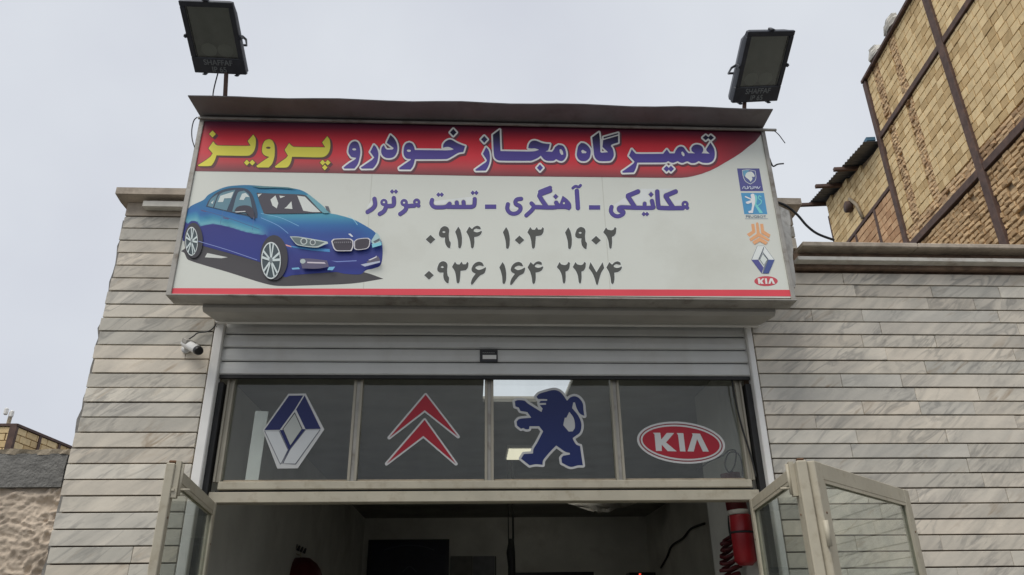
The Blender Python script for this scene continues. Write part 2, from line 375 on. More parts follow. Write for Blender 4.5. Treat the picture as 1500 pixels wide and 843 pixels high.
def wire(name, pts, r, mat, parent=None, k=6, n=6, **kw):
    return MB().tube(catmull(pts, k), r, n).build(name, mat, parent, **kw)

# ------------------------------------------------------------------ flat print: outlines traced in photo pixels
def soften(P, k=4, corner=42):
    """closed outline: round gentle bends, keep sharp corners"""
    P = [np.array(p, float) for p in P]; n = len(P); o = []
    sharp = []
    for i in range(n):
        a, b = P[i]-P[i-1], P[(i+1) % n]-P[i]
        an = abs(math.degrees(math.atan2(a[0]*b[1]-a[1]*b[0], a @ b))); sharp.append(an > corner)
    for i in range(n):
        b, c = P[i], P[(i+1) % n]; j = (i+1) % n
        tb = (c-b) if sharp[i] else (c-P[i-1])/2
        tc = (c-b) if sharp[j] else (P[(i+2) % n]-b)/2
        if sharp[i] and sharp[j]: o.append(b); continue
        L = np.linalg.norm(c-b)
        for t_ in (tb, tc):
            l = np.linalg.norm(t_)
            if l > L: t_ *= L/l
        for q in range(k):
            t = q/k; o.append((2*t**3-3*t**2+1)*b+(t**3-2*t**2+t)*tb+(-2*t**3+3*t**2)*c+(t**3-t**2)*tc)
    return o
def tile(ox, oy, s, pts): return [(ox+x/s, oy+y/s) for x, y in pts]
def seg_dist(X, Y, a, b):
    ax, ay = a; bx, by = b; dx, dy = bx-ax, by-ay; L = dx*dx+dy*dy
    t = np.clip(((X-ax)*dx+(Y-ay)*dy)/max(L, 1e-9), 0, 1)
    return np.hypot(X-ax-t*dx, Y-ay-t*dy)
def poly_sdf(X, Y, P):
    d = np.full(X.shape, 1e9); ins = np.zeros(X.shape, bool); n = len(P)
    for i in range(n):
        a, b = P[i], P[(i+1) % n]; d = np.minimum(d, seg_dist(X, Y, a, b))
        if a[1] != b[1]:
            c = ((a[1] > Y) != (b[1] > Y)); xi = (b[0]-a[0])*(Y-a[1])/(b[1]-a[1])+a[0]; ins ^= c & (X < xi)
    return np.where(ins, -d, d)
def field(items, h=.3, pad=6):
    allp = np.array([p for it in items for p in (it[1] if it[0] != 'disc' else [(it[1][0]-it[2], it[1][1]-it[2]), (it[1][0]+it[2], it[1][1]+it[2])])])
    x0, y0 = allp.min(0)-pad; x1, y1 = allp.max(0)+pad
    xs = np.arange(x0, x1, h); ys = np.arange(y0, y1, h); X, Y = np.meshgrid(xs, ys)
    D = np.full(X.shape, 1e9)
    for it in items:
        if it[0] == 'poly': D = np.minimum(D, poly_sdf(X, Y, soften(it[1])))
        elif it[0] == 'raw': D = np.minimum(D, poly_sdf(X, Y, it[1]))
        elif it[0] == 'stroke':
            pts = catmull(it[1], 5); e = np.full(X.shape, 1e9)
            for a, b in zip(pts[:-1], pts[1:]): e = np.minimum(e, seg_dist(X, Y, a, b))
            D = np.minimum(D, e-it[2])
        elif it[0] == 'disc': D = np.minimum(D, np.hypot(X-it[1][0], Y-it[1][1])-it[2])
    for it in items:
        if it[0] == 'hole': D = np.maximum(D, -poly_sdf(X, Y, soften(it[1])))
    return xs, ys, D
def contour(F, level):
    """marching squares -> closed loops in photo pixels"""
    xs, ys, D = F; D = D-level; h = xs[1]-xs[0]
    B = D < 0
    code = B[:-1, :-1]*1+B[:-1, 1:]*2+B[1:, 1:]*4+B[1:, :-1]*8
    T = {1: [(3, 0)], 2: [(0, 1)], 3: [(3, 1)], 4: [(1, 2)], 5: [(3, 2), (1, 0)], 6: [(0, 2)], 7: [(3, 2)], 8: [(2, 3)], 9: [(2, 0)], 10: [(0, 3), (2, 1)], 11: [(2, 1)], 12: [(1, 3)], 13: [(1, 0)], 14: [(0, 3)]}
    nxt = {}; pos = {}
    def key(j, i, e):
        return ('h', j, i) if e == 0 else ('v', j, i+1) if e == 1 else ('h', j+1, i) if e == 2 else ('v', j, i)
    def pt(k):
        t, j, i = k
        if t == 'h': a, b = D[j, i], D[j, i+1]; return (xs[i]+h*a/(a-b), ys[j])
        a, b = D[j, i], D[j+1, i]; return (xs[i], ys[j]+h*a/(a-b))
    for j, i in zip(*np.nonzero((code > 0) & (code < 15))):
        for a, b in T[int(code[j, i])]:
            ka, kb = key(j, i, a), key(j, i, b); nxt.setdefault(ka, []).append(kb)
            for k in (ka, kb):
                if k not in pos: pos[k] = pt(k)
    loops = []
    while nxt:
        k = next(iter(nxt)); L = []
        while k in nxt:
            L.append(pos[k]); q = nxt[k]; k2 = q.pop()
            if not q: del nxt[k]
            k = k2
        if len(L) > 6: loops.append(simplify(L, .07))
    return [l for l in loops if len(l) > 3]
def simplify(L, eps):
    A = np.array(L); keep = np.zeros(len(A), bool); keep[0] = True; m = len(A)//2; keep[m] = True
    st = [(0, m), (m, len(A))]; A2 = np.vstack([A, A[:1]])
    while st:
        a, b = st.pop()
        if b-a < 2: continue
        d = A2[b]-A2[a]; l = np.hypot(*d)
        q = A2[a+1:b]-A2[a]
        e = np.abs(q[:, 0]*d[1]-q[:, 1]*d[0])/l if l > 1e-9 else np.hypot(q[:, 0], q[:, 1])
        i = int(e.argmax())
        if e[i] > eps: keep[a+1+i] = True; st += [(a, a+1+i), (a+1+i, b)]
    return [tuple(p) for p in A[keep]]
def fill(loops, grid=None):
    """triangles of the even-odd inside of the loops (2D)"""
    pts = []; ed = []
    for l in loops:
        n = len(pts); pts += [tuple(p) for p in l]; ed += [(n+i, n+(i+1) % len(l)) for i in range(len(l))]
    if grid:
        A = np.array(pts); X, Y = np.meshgrid(np.arange(A[:, 0].min(), A[:, 0].max(), grid), np.arange(A[:, 1].min(), A[:, 1].max(), grid))
        pts += list(zip(X.ravel().tolist(), Y.ravel().tolist()))
    r = delaunay_2d_cdt([Vector(p) for p in pts], ed, [], 0, 1e-5)
    V = np.array([(v.x, v.y) for v in r[0]]); T = [t for t in r[2] if len(t) == 3]
    if not T: return V, []
    Cn = V[np.array(T)].mean(1); ins = np.zeros(len(T), bool)
    for l in loops:
        P = list(l)
        for i in range(len(P)):
            a, b = P[i], P[(i+1) % len(P)]
            if a[1] != b[1]:
                c = ((a[1] > Cn[:, 1]) != (b[1] > Cn[:, 1])); xi = (b[0]-a[0])*(Cn[:, 1]-a[1])/(b[1]-a[1])+a[0]; ins ^= c & (Cn[:, 0] < xi)
    return V, [t for t, k in zip(T, ins) if k]
class Print:
    """one flat printed mesh; every colour layer lies a little in front of the one before"""
    def __init__(s, Y, step=.0006, lift=.0): s.Y = Y; s.step = step; s.v = []; s.f = []; s.c = []; s.off = lift
    def layer(s, loops, col, grid=None):
        s.off += s.step; V, T = fill(loops, grid); n = len(s.v)
        for x, y in V:
            P = onY(x, y, s.Y); s.v.append(Vector((P[0], s.Y-s.off, P[2])))
            s.c.append(col(x, y) if callable(col) else col)
        s.f += [[i+n for i in t] for t in T]; return s
    def build(s, name, parent, mat=None, **kw):
        used = sorted({i for f in s.f for i in f}); mp = {k: i for i, k in enumerate(used)}
        v = [s.v[k] for k in used]; c = sum(v, Vector())/len(v)
        me = bpy.data.meshes.new(name); me.from_pydata([p-c for p in v], [], [[mp[i] for i in f] for f in s.f])
        me.materials.append(mat or INK); at = me.color_attributes.new('ink', 'FLOAT_COLOR', 'POINT')
        at.data.foreach_set('color', np.array([s.c[k] for k in used], dtype=np.float32).ravel())
        me.update()
        for p in me.polygons:
            if p.normal.y > 0: p.flip()
        o = link(bpy.data.objects.new(name, me)); place(o, Matrix.Translation(c), parent); return tag(o, **kw)
def ellipse(cx, cy, rx, ry, rot=0, n=40):
    c, s_ = math.cos(math.radians(rot)), math.sin(math.radians(rot))
    return [(cx+rx*math.cos(t)*c-ry*math.sin(t)*s_, cy+rx*math.cos(t)*s_+ry*math.sin(t)*c) for t in np.linspace(0, 2*math.pi, n, endpoint=False)]
def diamond(cx, cy, rx, ry): return [(cx, cy-ry), (cx+rx, cy), (cx, cy+ry), (cx-rx, cy)]
def text_mesh(body, M, mat, name, parent, bold=.0, size=1, align='CENTER', **kw):
    cu = bpy.data.curves.new(name, 'FONT'); cu.body = body; cu.size = size; cu.align_x = align; cu.align_y = 'CENTER'; cu.offset = bold; cu.extrude = .002
    ob = bpy.data.objects.new('tmp', cu); COL.objects.link(ob)
    me = bpy.data.meshes.new_from_object(ob.evaluated_get(bpy.context.evaluated_depsgraph_get()))
    bpy.data.objects.remove(ob); bpy.data.curves.remove(cu)
    me.name = name; me.materials.clear(); me.materials.append(mat)
    o = link(bpy.data.objects.new(name, me)); place(o, M, parent); return tag(o, **kw)

# ================================================================== SETTING
FY = 5.0                                            # facade plane
g = MB(); g.add([(-600, -600, 0), (600, -600, 0), (600, 900, 0), (-600, 900, 0)], [(0, 1, 2, 3)])
g.build('ground', M_asphalt, kind='structure', label='dark asphalt street ground', )
MB().box((-30, 2.2, .004), (30, FY+.1, .13), bev=.02).build('pavement', M_pave, kind='structure')

# ------------------------------------------------------------------ shop building
shop = thing('shop_building', 'single storey workshop faced with long white grey marble strips, parapet over the door', 'building', (0.1, 5.6, 0))
XL, XR = -2.59, 5.6                                 # ends of the facade
OL, OR_ = -1.80, 2.03                               # shutter opening
PX1 = 2.50                                          # right end of the tall parapet
ROOM_L, ROOM_R, ROOM_B, CEIL = -1.95, 3.3, 14.5, 3.5
wb = MB(); yb0, yb1 = FY+.035, FY+.28
wb.box((XL+.01, yb0, 0), (OL-.0, yb1, 4.60)); wb.box((OR_, yb0, 0), (XR, yb1, 4.16))
wb.box((OL, yb0+.004, 3.62), (OR_, yb1-.004, 4.60)); wb.box((OR_, yb0+.003, 4.165), (PX1, yb1-.003, 4.60))
wb.build('wall', M_mortar, shop)
sw = MB(); sw.box((XL+.012, yb1+.002, 0), (XL+.2, 15, 4.1)); sw.box((XR-.2, yb1+.002, 0), (XR, 15, 4.1)); sw.box((XL+.2, 14.8, 0), (XR-.2, 15, 4.1))
sw.build('side_wall', M_render, shop)
# interior room
rm = MB(); rm.box((ROOM_L-.12, yb1+.004, 0), (ROOM_L, ROOM_B, CEIL)); rm.box((ROOM_R, 6.6, 0), (ROOM_R+.12, ROOM_B, CEIL))
rm.box((2.0, yb1+.004, 0), (2.12, 6.43, CEIL)); rm.box((2.12, 6.33, 0), (ROOM_R+.12, 6.428, CEIL)); rm.box((ROOM_L-.12, ROOM_B+.002, 0), (ROOM_R+.12, ROOM_B+.12, CEIL))
rm.build('interior_wall', M_room, shop)
SX0, SX1, SY0, SY1 = .10, .84, 5.45, 6.60           # skylight opening
cl = MB(); z0, z1 = CEIL+.003, CEIL+.03
cl.box((ROOM_L-.12, yb1+.006, z0), (SX0, 14.6, z1)); cl.box((SX1, yb1+.006, z0), (ROOM_R+.12, 14.6, z1))
cl.box((SX0, SY1, z0), (SX1, 14.6, z1)); cl.box((SX0, yb1+.006, z0), (SX1, SY0, z1))
cl.build('ceiling', M_ceil, shop)
MB().box((ROOM_L, yb1+.01, .01), (ROOM_R, ROOM_B-.01, .15)).build('floor', M_floor, shop)
sk = MB()
for a, b in (((SX0-.06, SY0-.06, z1+.002), (SX0, SY1+.06, z1+.025)), ((SX1, SY0-.06, z1+.002), (SX1+.06, SY1+.06, z1+.025)), ((SX0, SY0-.06, z1+.002), (SX1, SY0, z1+.025)), ((SX0, SY1, z1+.002), (SX1, SY1+.06, z1+.025))): sk.box(a, b)
sk.build('skylight_kerb', M_stonepale, shop)

# marble strips, each one its own slab
def slabs(x0, x1, zlo, zhi, zref, pitch, lens, jag=0.0, first=None):
    k0 = math.floor((zlo-zref)/pitch); z = zref+k0*pitch
    while z < zhi-.02:
        a = x0+(random.uniform(-jag, jag) if jag else 0); zt = min(z+pitch-.009, zhi); xx = a
        while xx < x1-.01:
            L = random.uniform(*lens)
            e = xx+L
            if e > x1-.14: e = x1
            dy = random.uniform(-.003, .003); tw = random.uniform(-.0012, .0012)
            M = Matrix.Translation(((xx+e)/2, FY+.017+dy, (z+zt)/2)) @ Matrix.Rotation(tw, 4, 'Y') @ Matrix.Rotation(random.uniform(-.012, .02), 4, 'X')
            b = MB().box((-(e-xx)/2+.0012, -.0155, -(zt-z)/2), ((e-xx)/2-.0012, .0155, (zt-z)/2), bev=.0022)
            me, c = b.mesh('marble_slab', MARBLE, (0, 0, 0)); o = link(bpy.data.objects.new('marble_slab', me)); place(o, M, shop)
            xx = e
        z += pitch
slabs(XL, OL-.012, .13, 4.47, 3.052, .1018, (.45, 1.3), jag=.012)
slabs(OR_+.012, XR, .13, 4.085, 3.068, .1004, (.32, 1.5))
slabs(OL-.012, OR_+.012, 3.95, 4.47, 3.052, .1018, (.5, 1.3))
slabs(OR_+.012, PX1, 4.275, 4.47, 3.068, .1004, (.5, 1.3))
# mortar edge at the free left end
em = MB(); n = 60; rows = []
for i in range(n+1):
    z = .13+i*(4.45-.13)/n
    rows.append([(XL-.018+random.uniform(-.012, .012), FY+.03+random.uniform(-.006, .006), z), (XL-.03+random.uniform(-.014, .012), FY+.10, z), (XL-.02, FY+.28, z), (XL+.03, FY+.28, z), (XL+.03, FY+.045, z)])
vs = [p for r in rows for p in r]; fs = [(i*5+k, i*5+(k+1) % 5, (i+1)*5+(k+1) % 5, (i+1)*5+k) for i in range(n) for k in range(5)]
fs += [(4, 3, 2, 1, 0), tuple(n*5+k for k in range(5))]
em.add(vs, fs).build('mortar_edge', M_render, shop)
# parapet cornice and ledges
MB().prism([(4.90, 4.605), (4.90, 4.66), (5.30, 4.665), (5.30, 4.59), (5.0, 4.59)], 'x', XL-.06, PX1+.05).build('cornice', M_stone, shop)
MB().prism([(FY+.0, 4.478), (FY+.0, 4.587), (5.25, 4.587), (5.25, 4.478)], 'x', XL-.005, PX1).build('cornice_bed', M_stone, shop)
MB().prism([(4.93, 4.52), (4.93, 4.565), (4.997, 4.565), (4.997, 4.52)], 'x', -2.45, 2.45).build('ledge', M_stonepale, shop)
for a, b in ((2.47, 3.36), (3.364, 4.47), (4.474, XR+.05)):
    MB().box((a, 4.85, 4.214), (b, 5.32, 4.250+random.uniform(-.004, .004)), bev=.006).build('coping', M_stone, shop)
MB().box((2.44, 4.965, 4.088), (XR, 5.30, 4.212)).build('coping_bed', M_mortar, shop)  # dark tone also paints in the shadow gap under the coping
MB().box((2.43, 4.885, 4.116), (XR, 4.963, 4.146), bev=.002).build('ledge', M_stonepale, shop)

# ------------------------------------------------------------------ roller shutter
sh = thing('roller_shutter', 'half raised grey metal roller shutter with box housing and side guides', 'roller shutter', (0.12, 5.0, 0.13))
hp = [(4.635, 4.10), (4.635, 3.585), (4.66, 3.565), (4.93, 3.606), (4.96, 3.63), (4.96, 4.10)]
MB().prism(hp, 'x', -1.775, 2.075).build('housing', M_house, sh)
MB().box((-1.79, 4.945, 3.607), (2.085, 4.985, 3.64)).build('housing_lip', M_alu, sh)
for xa in (-.62, .40, 1.32):
    MB().box((xa, 4.6325, 3.59), (xa+.004, 4.6345, 4.09)).build('housing_seam', M_signframe, sh)
SYP = 5.03
zl = [zy(y, SYP) for y in (551, 531.5, 511.9, 492.3, 472.7, 453)]
for a, b in zip(zl[:-1], zl[1:]):
    h = b-a; pr = [(SYP, a+.004), (SYP-.010, a+h*.12), (SYP-.013, a+h*.45), (SYP-.010, a+h*.82), (SYP-.001, b-.004), (SYP+.008, b-.004), (SYP+.008, a+.004)]
    MB().prism(pr, 'x', -1.735, 1.985).build('slat', M_slat, sh)
MB().box((-1.732, SYP+.0085, zl[0]), (1.982, SYP+.016, 3.75)).build('light_stop', M_dark, sh)  # added behind the slats to stop light leaking through their gaps
MB().box((-1.73, SYP-.004, zl[0]-.022), (1.98, SYP+.02, zl[0]-.001)).build('bottom_bar', M_dark, sh)
for xa, xb, xd in ((-1.80, -1.737, -1.70), (2.03, 1.987, 1.945)):
    MB().box((min(xa, xb), 4.985, .14), (max(xa, xb), 5.08, 3.62), bev=.006).build('guide_rail', M_alu, sh)
    MB().box((min(xb, xd), 5.04, .14), (max(xb, xd), 5.11, 3.2), bev=.003).build('guide_channel', M_dark, sh)
pl = MB(); a, b = onY(703, 513, SYP-.016), onY(729, 531.5, SYP-.016)
pl = MB().box((a[0], SYP-.021, b[2]+.004), (b[0], SYP-.0125, a[2]), bev=.002).build('name_plate', M_black, sh)
a, b = onY(707, 520.5, SYP-.02), onY(727, 526.5, SYP-.02)
MB().box((a[0], SYP-.023, b[2]), (b[0], SYP-.0215, a[2])).build('plate_label', M_alu, pl)
st = Print(SYP-.0215)
items = [('stroke', [(707+i*1.6, 517.4), (707.8+i*1.6, 516.4+.8*(i % 2)), (708.6+i*1.6, 517.5)], .28) for i in range(11)]
st.layer(contour(field(items, .15, 2), 0), ph(110, 112, 108)).build('plate_lettering', pl)

# ------------------------------------------------------------------ transom window
TY = 5.10
tr = thing('transom_window', 'row of four dark glass panes in a cream frame above the doorway', 'window', (0.12, 5.1, 2.39))
zb0, zb1 = zy(735, 5.06), zy(719.5, 5.06); zs0, zs1 = zy(716, 5.05), zy(704, 5.05)
XJL, XJR = -1.695, 1.94
MB().box((XJL, 5.055, zb0), (XJR, 5.16, zb1), bev=.004).build('lintel_beam', M_frame, tr)
MB().box((XJL+.05, 5.05, zs0), (XJR-.04, 5.15, zs1), bev=.006).build('sill_rail', M_frame, tr)
MB().box((XJL+.03, 5.075, zb1+.001), (XJR-.03, 5.14, zs0-.001)).build('groove', M_dark, tr)
zt = 3.3
xm = [float(onY(x, 640, TY)[0]) for x in (329, 520.5, 716.5, 904.5, 1090)]
w_ = .030
jambs = []
for i, x in enumerate(xm):
    hw = .024 if i in (0, 4) else w_
    MB().prism([(x-hw, TY-.03), (x-hw*.45, TY-.03), (x-hw*.4, TY-.018), (x+hw*.4, TY-.018), (x+hw*.45, TY-.03), (x+hw, TY-.03), (x+hw, TY+.03), (x-hw, TY+.03)], 'z', zs1+.001, zt).build('jamb' if i in (0, 4) else 'mullion', M_mullion, tr)
for x in xm[1:4]: MB().box((x-w_*.38, TY-.0185, zs1+.002), (x+w_*.38, TY-.0175, zt-.01)).build('groove_strip', M_signframe, tr)  # thin strip laid along each mullion's centre groove
panes = []
for i in range(4):
    a, b = xm[i]+w_-.006, xm[i+1]-w_+.006
    p = MB().box((a, TY+.004, zs1+.002), (b, TY+.009, zt)).build('pane', G_pane, tr)
    panes.append(p)
    MB().box((a+.01, TY-.006, zs1+.002), (b-.01, TY+.002, zs1+.016)).build('putty_bead', M_cap, p)
# --- emblems stuck on the panes
EY = TY+.002
WHT, NAVY, RED = (.56, .565, .55, 1), (.007, .014, .095, 1), (.36, .008, .022, 1)
t7 = lambda p: tile(370, 570, 7.025, p)
e = Print(EY, .0005)
e.layer([t7([(368, 50), (548, 48), (738, 418), (465, 818), (255, 820), (105, 425)])], WHT)
e.layer([t7([(375, 70), (522, 68), (435, 210), (280, 422), (120, 425)])], NAVY)
e.layer([t7([(536, 68), (702, 412), (545, 415), (448, 212), (522, 92)])], NAVY)
for q in ([(120, 432), (278, 432), (370, 628), (300, 765), (285, 780), (282, 775)], [(700, 420), (545, 420), (386, 622), (306, 768), (445, 778)]):
    e.layer([t7(q)], (.1, .105, .13, 1))
for q in ([(130, 436), (272, 436), (362, 628), (296, 762), (286, 768)], [(690, 424), (548, 424), (392, 622), (318, 768), (441, 770)]):
    e.layer([t7(q)], (.56, .58, .58, 1))
e.layer([t7([(435, 240), (516, 415), (388, 600), (308, 415)])], (.02, .02, .03, 1))
e.layer([t7([(435, 256), (506, 415), (390, 582), (318, 415)])], (.42, .44, .41, 1))
e.layer([t7([(280, 425), (316, 425), (392, 588), (512, 416), (546, 416), (386, 620), (306, 765), (372, 628)])], NAVY)
e.build('emblem', panes[0], label='white and navy diamond emblem')
t8 = lambda p: tile(550, 565, 6.486, p)
e = Print(EY, .0006)
ch = [t8([(477, 88), (785, 487), (468, 236), (130, 497)]), t8([(467, 328), (765, 745), (455, 480), (105, 745)])]
for c in ch: e.layer(contour(field([('raw', c)], .25), 2.5), WHT)
for c in ch: e.layer([c], RED)
e.build('emblem', panes[1], label='red double chevron emblem with white edge')
t6 = lambda p: tile(740, 560, 6.02, p)
lion = t6([(275,130),(300,105),(360,85),(430,70),(480,85),(515,120),(545,165),(575,135),(615,125),(655,145),(685,190),(690,240),(698,298),(660,280),(630,230),(615,180),(600,180),(590,230),(640,290),(668,350),(672,400),(655,450),(600,490),(595,500),(625,550),(660,565),(668,620),(685,735),(640,735),(575,748),(500,712),(495,670),(510,650),(570,640),(570,625),(530,615),(450,560),(400,610),(335,690),(330,730),(270,725),(215,735),(140,675),(165,635),(245,630),(250,590),(280,540),(335,435),(300,390),(215,390),(210,415),(185,418),(160,405),(140,412),(105,385),(100,350),(125,325),(230,315),(195,265),(135,255),(120,225),(90,215),(85,170),(110,160),(170,165),(200,190),(320,265),(330,235),(305,203),(360,200),(360,185),(300,185),(312,166),(370,165),(370,152),(340,150),(290,150)])
hole = t6([(565,262),(605,320),(615,400),(595,435),(560,437),(512,380),(525,315),(540,315)])
e = Print(EY, .0006)
F = field([('poly', lion)], .3); e.layer(contour(F, 3.4), WHT)
F2 = field([('poly', lion), ('hole', hole)], .3); e.layer(contour(F2, 0), (.006, .018, .115, 1))
e.build('emblem', panes[2], label='navy standing lion emblem with white edge')
t9 = lambda p: tile(920, 600, 9.37, p)
e = Print(EY, .0005)
for (rx, ry, c) in ((607, 285, WHT), (575, 258, (.2, .008, .018, 1)), (557, 242, WHT), (532, 218, RED)):
    e.layer([t9(ellipse(727, 457, rx, ry, 5.5, 64))], c)
kia = [[(340,322),(440,322),(455,415),(530,325),(632,325),(520,455),(668,578),(545,575),(460,485),(462,572),(382,572),(362,345)], [(665,325),(757,328),(788,580),(712,578),(685,355)], [(875,330),(985,335),(1108,582),(1025,580),(945,410),(900,580),(815,578),(885,355)]]
for k in kia: e.layer([t9(k)], WHT)
e.build('emblem', panes[3], label='red oval emblem with white letters')

# ------------------------------------------------------------------ glazed doors (open outwards)
def leaf(p0, p1, ztop, label, fr=.062, latch_end=True, group='open glazed door leaves'):
    p0, p1 = Vector((*p0, 0)), Vector((*p1, 0)); d = p1-p0; L = d.length
    t = thing('door_leaf', label, 'door', (p0.x, p0.y, .14), group)
    M = Matrix.Translation(p0) @ Matrix.Rotation(math.atan2(d.y, d.x), 4, 'Z')
    zb = .16; th = .02
    MB().box((0, -th, zb), (fr, th, ztop), M, bev=.004).build('stile', M_frame, t)
    MB().box((L-fr, -th, zb), (L, th, ztop), M, bev=.004).build('stile', M_frame, t)
    MB().box((fr+.001, -th+.002, ztop-fr), (L-fr-.001, th-.002, ztop-.001), M, bev=.004).build('rail', M_frame, t)
    MB().box((fr+.001, -th+.002, zb+.001), (L-fr-.001, th-.002, zb+.1), M, bev=.004).build('rail', M_frame, t)
    MB().box((fr+.001, -th+.002, .95), (L-fr-.001, th-.002, 1.01), M, bev=.004).build('rail', M_frame, t)
    for s_ in (-1, 1):
        b = MB(); y0, y1 = s_*(.008), s_*(.017)
        b.box((fr+.001, y0, ztop-fr-.016), (L-fr-.001, y1, ztop-fr-.0005), M); b.box((fr+.001, y0, 1.011), (fr+.014, y1, ztop-fr-.017), M); b.box((L-fr-.014, y0, 1.011), (L-fr-.001, y1, ztop-fr-.017), M)
        b.build('glazing_bead', M_frame, t)
    MB().box((fr+.002, -.003, 1.0105), (L-fr-.002, .003, ztop-fr-.002), M).build('pane', G_door, t)
    MB().box((fr+.002, -.006, zb+.101), (L-fr-.002, .006, .949), M).build('kick_panel', M_frame, t)
    return t, M, L
ZT = 2.385
tl, Ml, Ll = leaf((-1.63, 4.985), (-1.44, 3.70), ZT, 'cream steel glazed door leaf standing open at the left jamb')
b = MB(); b.box((Ll-.05, .021, ZT-.16), (Ll-.01, .045, ZT+.012), Ml); b.box((Ll-.065, .022, ZT-.13), (Ll-.0, .034, ZT-.12), Ml); b.tube([(Ll-.03, .05, ZT-.15), (Ll-.03, .05, ZT+.0)], .009, 8, Ml)
b.tube([(Ll-.03, .05, ZT-.12), (Ll-.03, .10, ZT-.12)], .006, 6, Ml)
b.build('bolt', M_frame, tl)
trr, Mr, Lr = leaf((1.855, 4.985), (1.66, 3.745), ZT, 'cream steel glazed door leaf hinged at the right jamb, folded outwards')
b = MB(); b.box((Lr-.05, -.045, ZT-.16), (Lr-.01, -.021, ZT+.01), Mr); b.tube([(Lr-.03, -.05, ZT-.15), (Lr-.03, -.05, ZT)], .009, 8, Mr); b.tube([(Lr-.03, -.05, ZT-.12), (Lr-.03, -.1, ZT-.12)], .006, 6, Mr)
b.build('bolt', M_frame, trr)
MB().box((Lr+.002, -.022, .16), (Lr+.05, .03, ZT+.004), Mr, bev=.006).build('meeting_post', M_frame, trr)
t3, M3, L3 = leaf((1.70, 3.695), (2.70, 4.63), ZT, 'second cream glazed door leaf folded back in front of the right marble wall', fr=.085)
for zc in (ZT-.35, ZT-.62, .6):
    MB().tube([(-.006, -.026, zc-.06), (-.006, -.026, zc+.06)], .013, 8, M3).build('hinge', M_frame, t3)

M_rust = material('rusty_iron', (.16, .085, .045, 1), .85, .35, 30, .5, 80)
def hardware(t_, M, L, fr, side):
    for zz in (ZT-.25, ZT-.55, ZT-.9, 1.2):
        for xx in (fr*.5, L-fr*.5):
            MB().tube([(xx, side*.0205, zz), (xx, side*.0225, zz)], .006, 8, M).build('screw', M_rust, t_)
hardware(tl, Ml, Ll, .062, 1); hardware(trr, Mr, Lr, .062, -1); hardware(t3, M3, L3, .085, -1)
for t_, M, x_ in ((trr, Mr, Lr+.012), (tl, Ml, Ll-.05)):
    MB().box((x_, -.015, ZT+.005), (x_+.03, .02, ZT+.017), M, bev=.004).build('rusty_cap', M_rust, t_)

# ------------------------------------------------------------------ shop sign
SY = 4.5
sg = thing('shop_sign', 'large white and red signboard with Persian lettering and a blue car above the shutter', 'sign', (0.1, 4.56, 3.62))
SL, SR = float(onY(274, 300, SY)[0]), float(onY(1136, 300, SY)[0])
SZ0, SZ1 = 3.648, 4.985
MB().box((SL, SY+.012, SZ0-.02), (SR, SY+.125, SZ1-.01)).build('box', M_signframe, sg)
face = MB().box((SL+.012, SY, SZ0-.015), (SR-.012, SY+.011, SZ1-.012)).build('face_panel', M_panel, sg)
MB().box((SL-.022, SY-.012, SZ0-.03), (SL+.0115, SY+.125, SZ1), bev=.003).build('edge_trim', M_signframe, sg)
MB().box((SR-.0115, SY-.012, SZ0-.03), (SR+.018, SY+.125, SZ1), bev=.003).build('edge_trim', M_signframe, sg)
MB().box((SL-.02, SY-.018, SZ0-.042), (SR+.022, SY+.127, SZ0-.0305), bev=.003).build('bottom_trim', M_signframe, sg)
MB().box((SL-.03, SY-.03, SZ1-.006), (SR+.10, SY-.0125, SZ1+.012), bev=.003).build('top_rail', M_signframe, sg)
# front canopy sheet above the sign
ax0, ax1 = -1.985, 2.155
cs = MB(); nx = 24
vs = []
for i in range(nx+1):
    x = ax0+(ax1-ax0)*i/nx; dz = .006*math.sin(i*1.3)+random.uniform(-.002, .002)
    vs += [(x+(.02 if i == 0 else 0), SY+.02, 5.012), (x, 4.285, 5.024+dz), (x, 4.282, 5.030+dz), (x+(.02 if i == 0 else 0), SY+.02, 5.018)]
fs = []
for i in range(nx):
    a, b = i*4, i*4+4
    for k in range(4): fs.append((a+k, a+(k+1) % 4, b+(k+1) % 4, b+k))
fs += [(0, 1, 2, 3), (nx*4+3, nx*4+2, nx*4+1, nx*4)]
cs.add(vs, fs).build('canopy_sheet', M_awning, sg)
MB().box((ax0+.03, SY+.022, 4.99), (ax1-.03, SY+.12, 5.016)).build('canopy_rail', M_awning, sg)
# stand-off brackets to the wall and the loose side sheet at the right
for x in (-1.6, -.4, .9, 2.0):
    MB().box((x-.02, SY+.1255, 4.78), (x+.02, 5.003, 4.82)).build('bracket', M_steel, sg)
    MB().box((x-.02, SY+.1255, 4.18), (x+.02, 4.998, 4.22)).build('bracket', M_steel, sg)
P = [onY(x, y, 4.56) for x, y in ((1143, 303), (1157, 308), (1167, 421), (1157, 424))]
ss = MB(); n_ = 8; vs = []
for i in range(n_+1):
    t = i/n_; A = P[0]*(1-t)+P[3]*t; B_ = P[1]*(1-t)+P[2]*t; wob = .008*math.sin(i*2.1)
    vs += [(SR+.019, 4.53, A[2]), (B_[0]+wob, 4.57+wob, B_[2]), (B_[0]+wob, 4.60+wob, B_[2]), (SR+.019, 4.60, A[2])]
fs = [(i*4+k, i*4+(k+1) % 4, i*4+4+(k+1) % 4, i*4+4+k) for i in range(n_) for k in range(4)] + [(0, 1, 2, 3), (n_*4+3, n_*4+2, n_*4+1, n_*4)]
ss.add(vs, fs).build('side_sheet', M_signwhite, sg)
for xs_ in (541, 884):
    a_ = onY(xs_, 300, SY)[0]; MB().box((a_, SY-.0002, SZ0-.012), (a_+.006, SY-.00005, SZ1-.02)).build('film_seam', material('film_seam', ph(174, 175, 165), .4, .02), face)
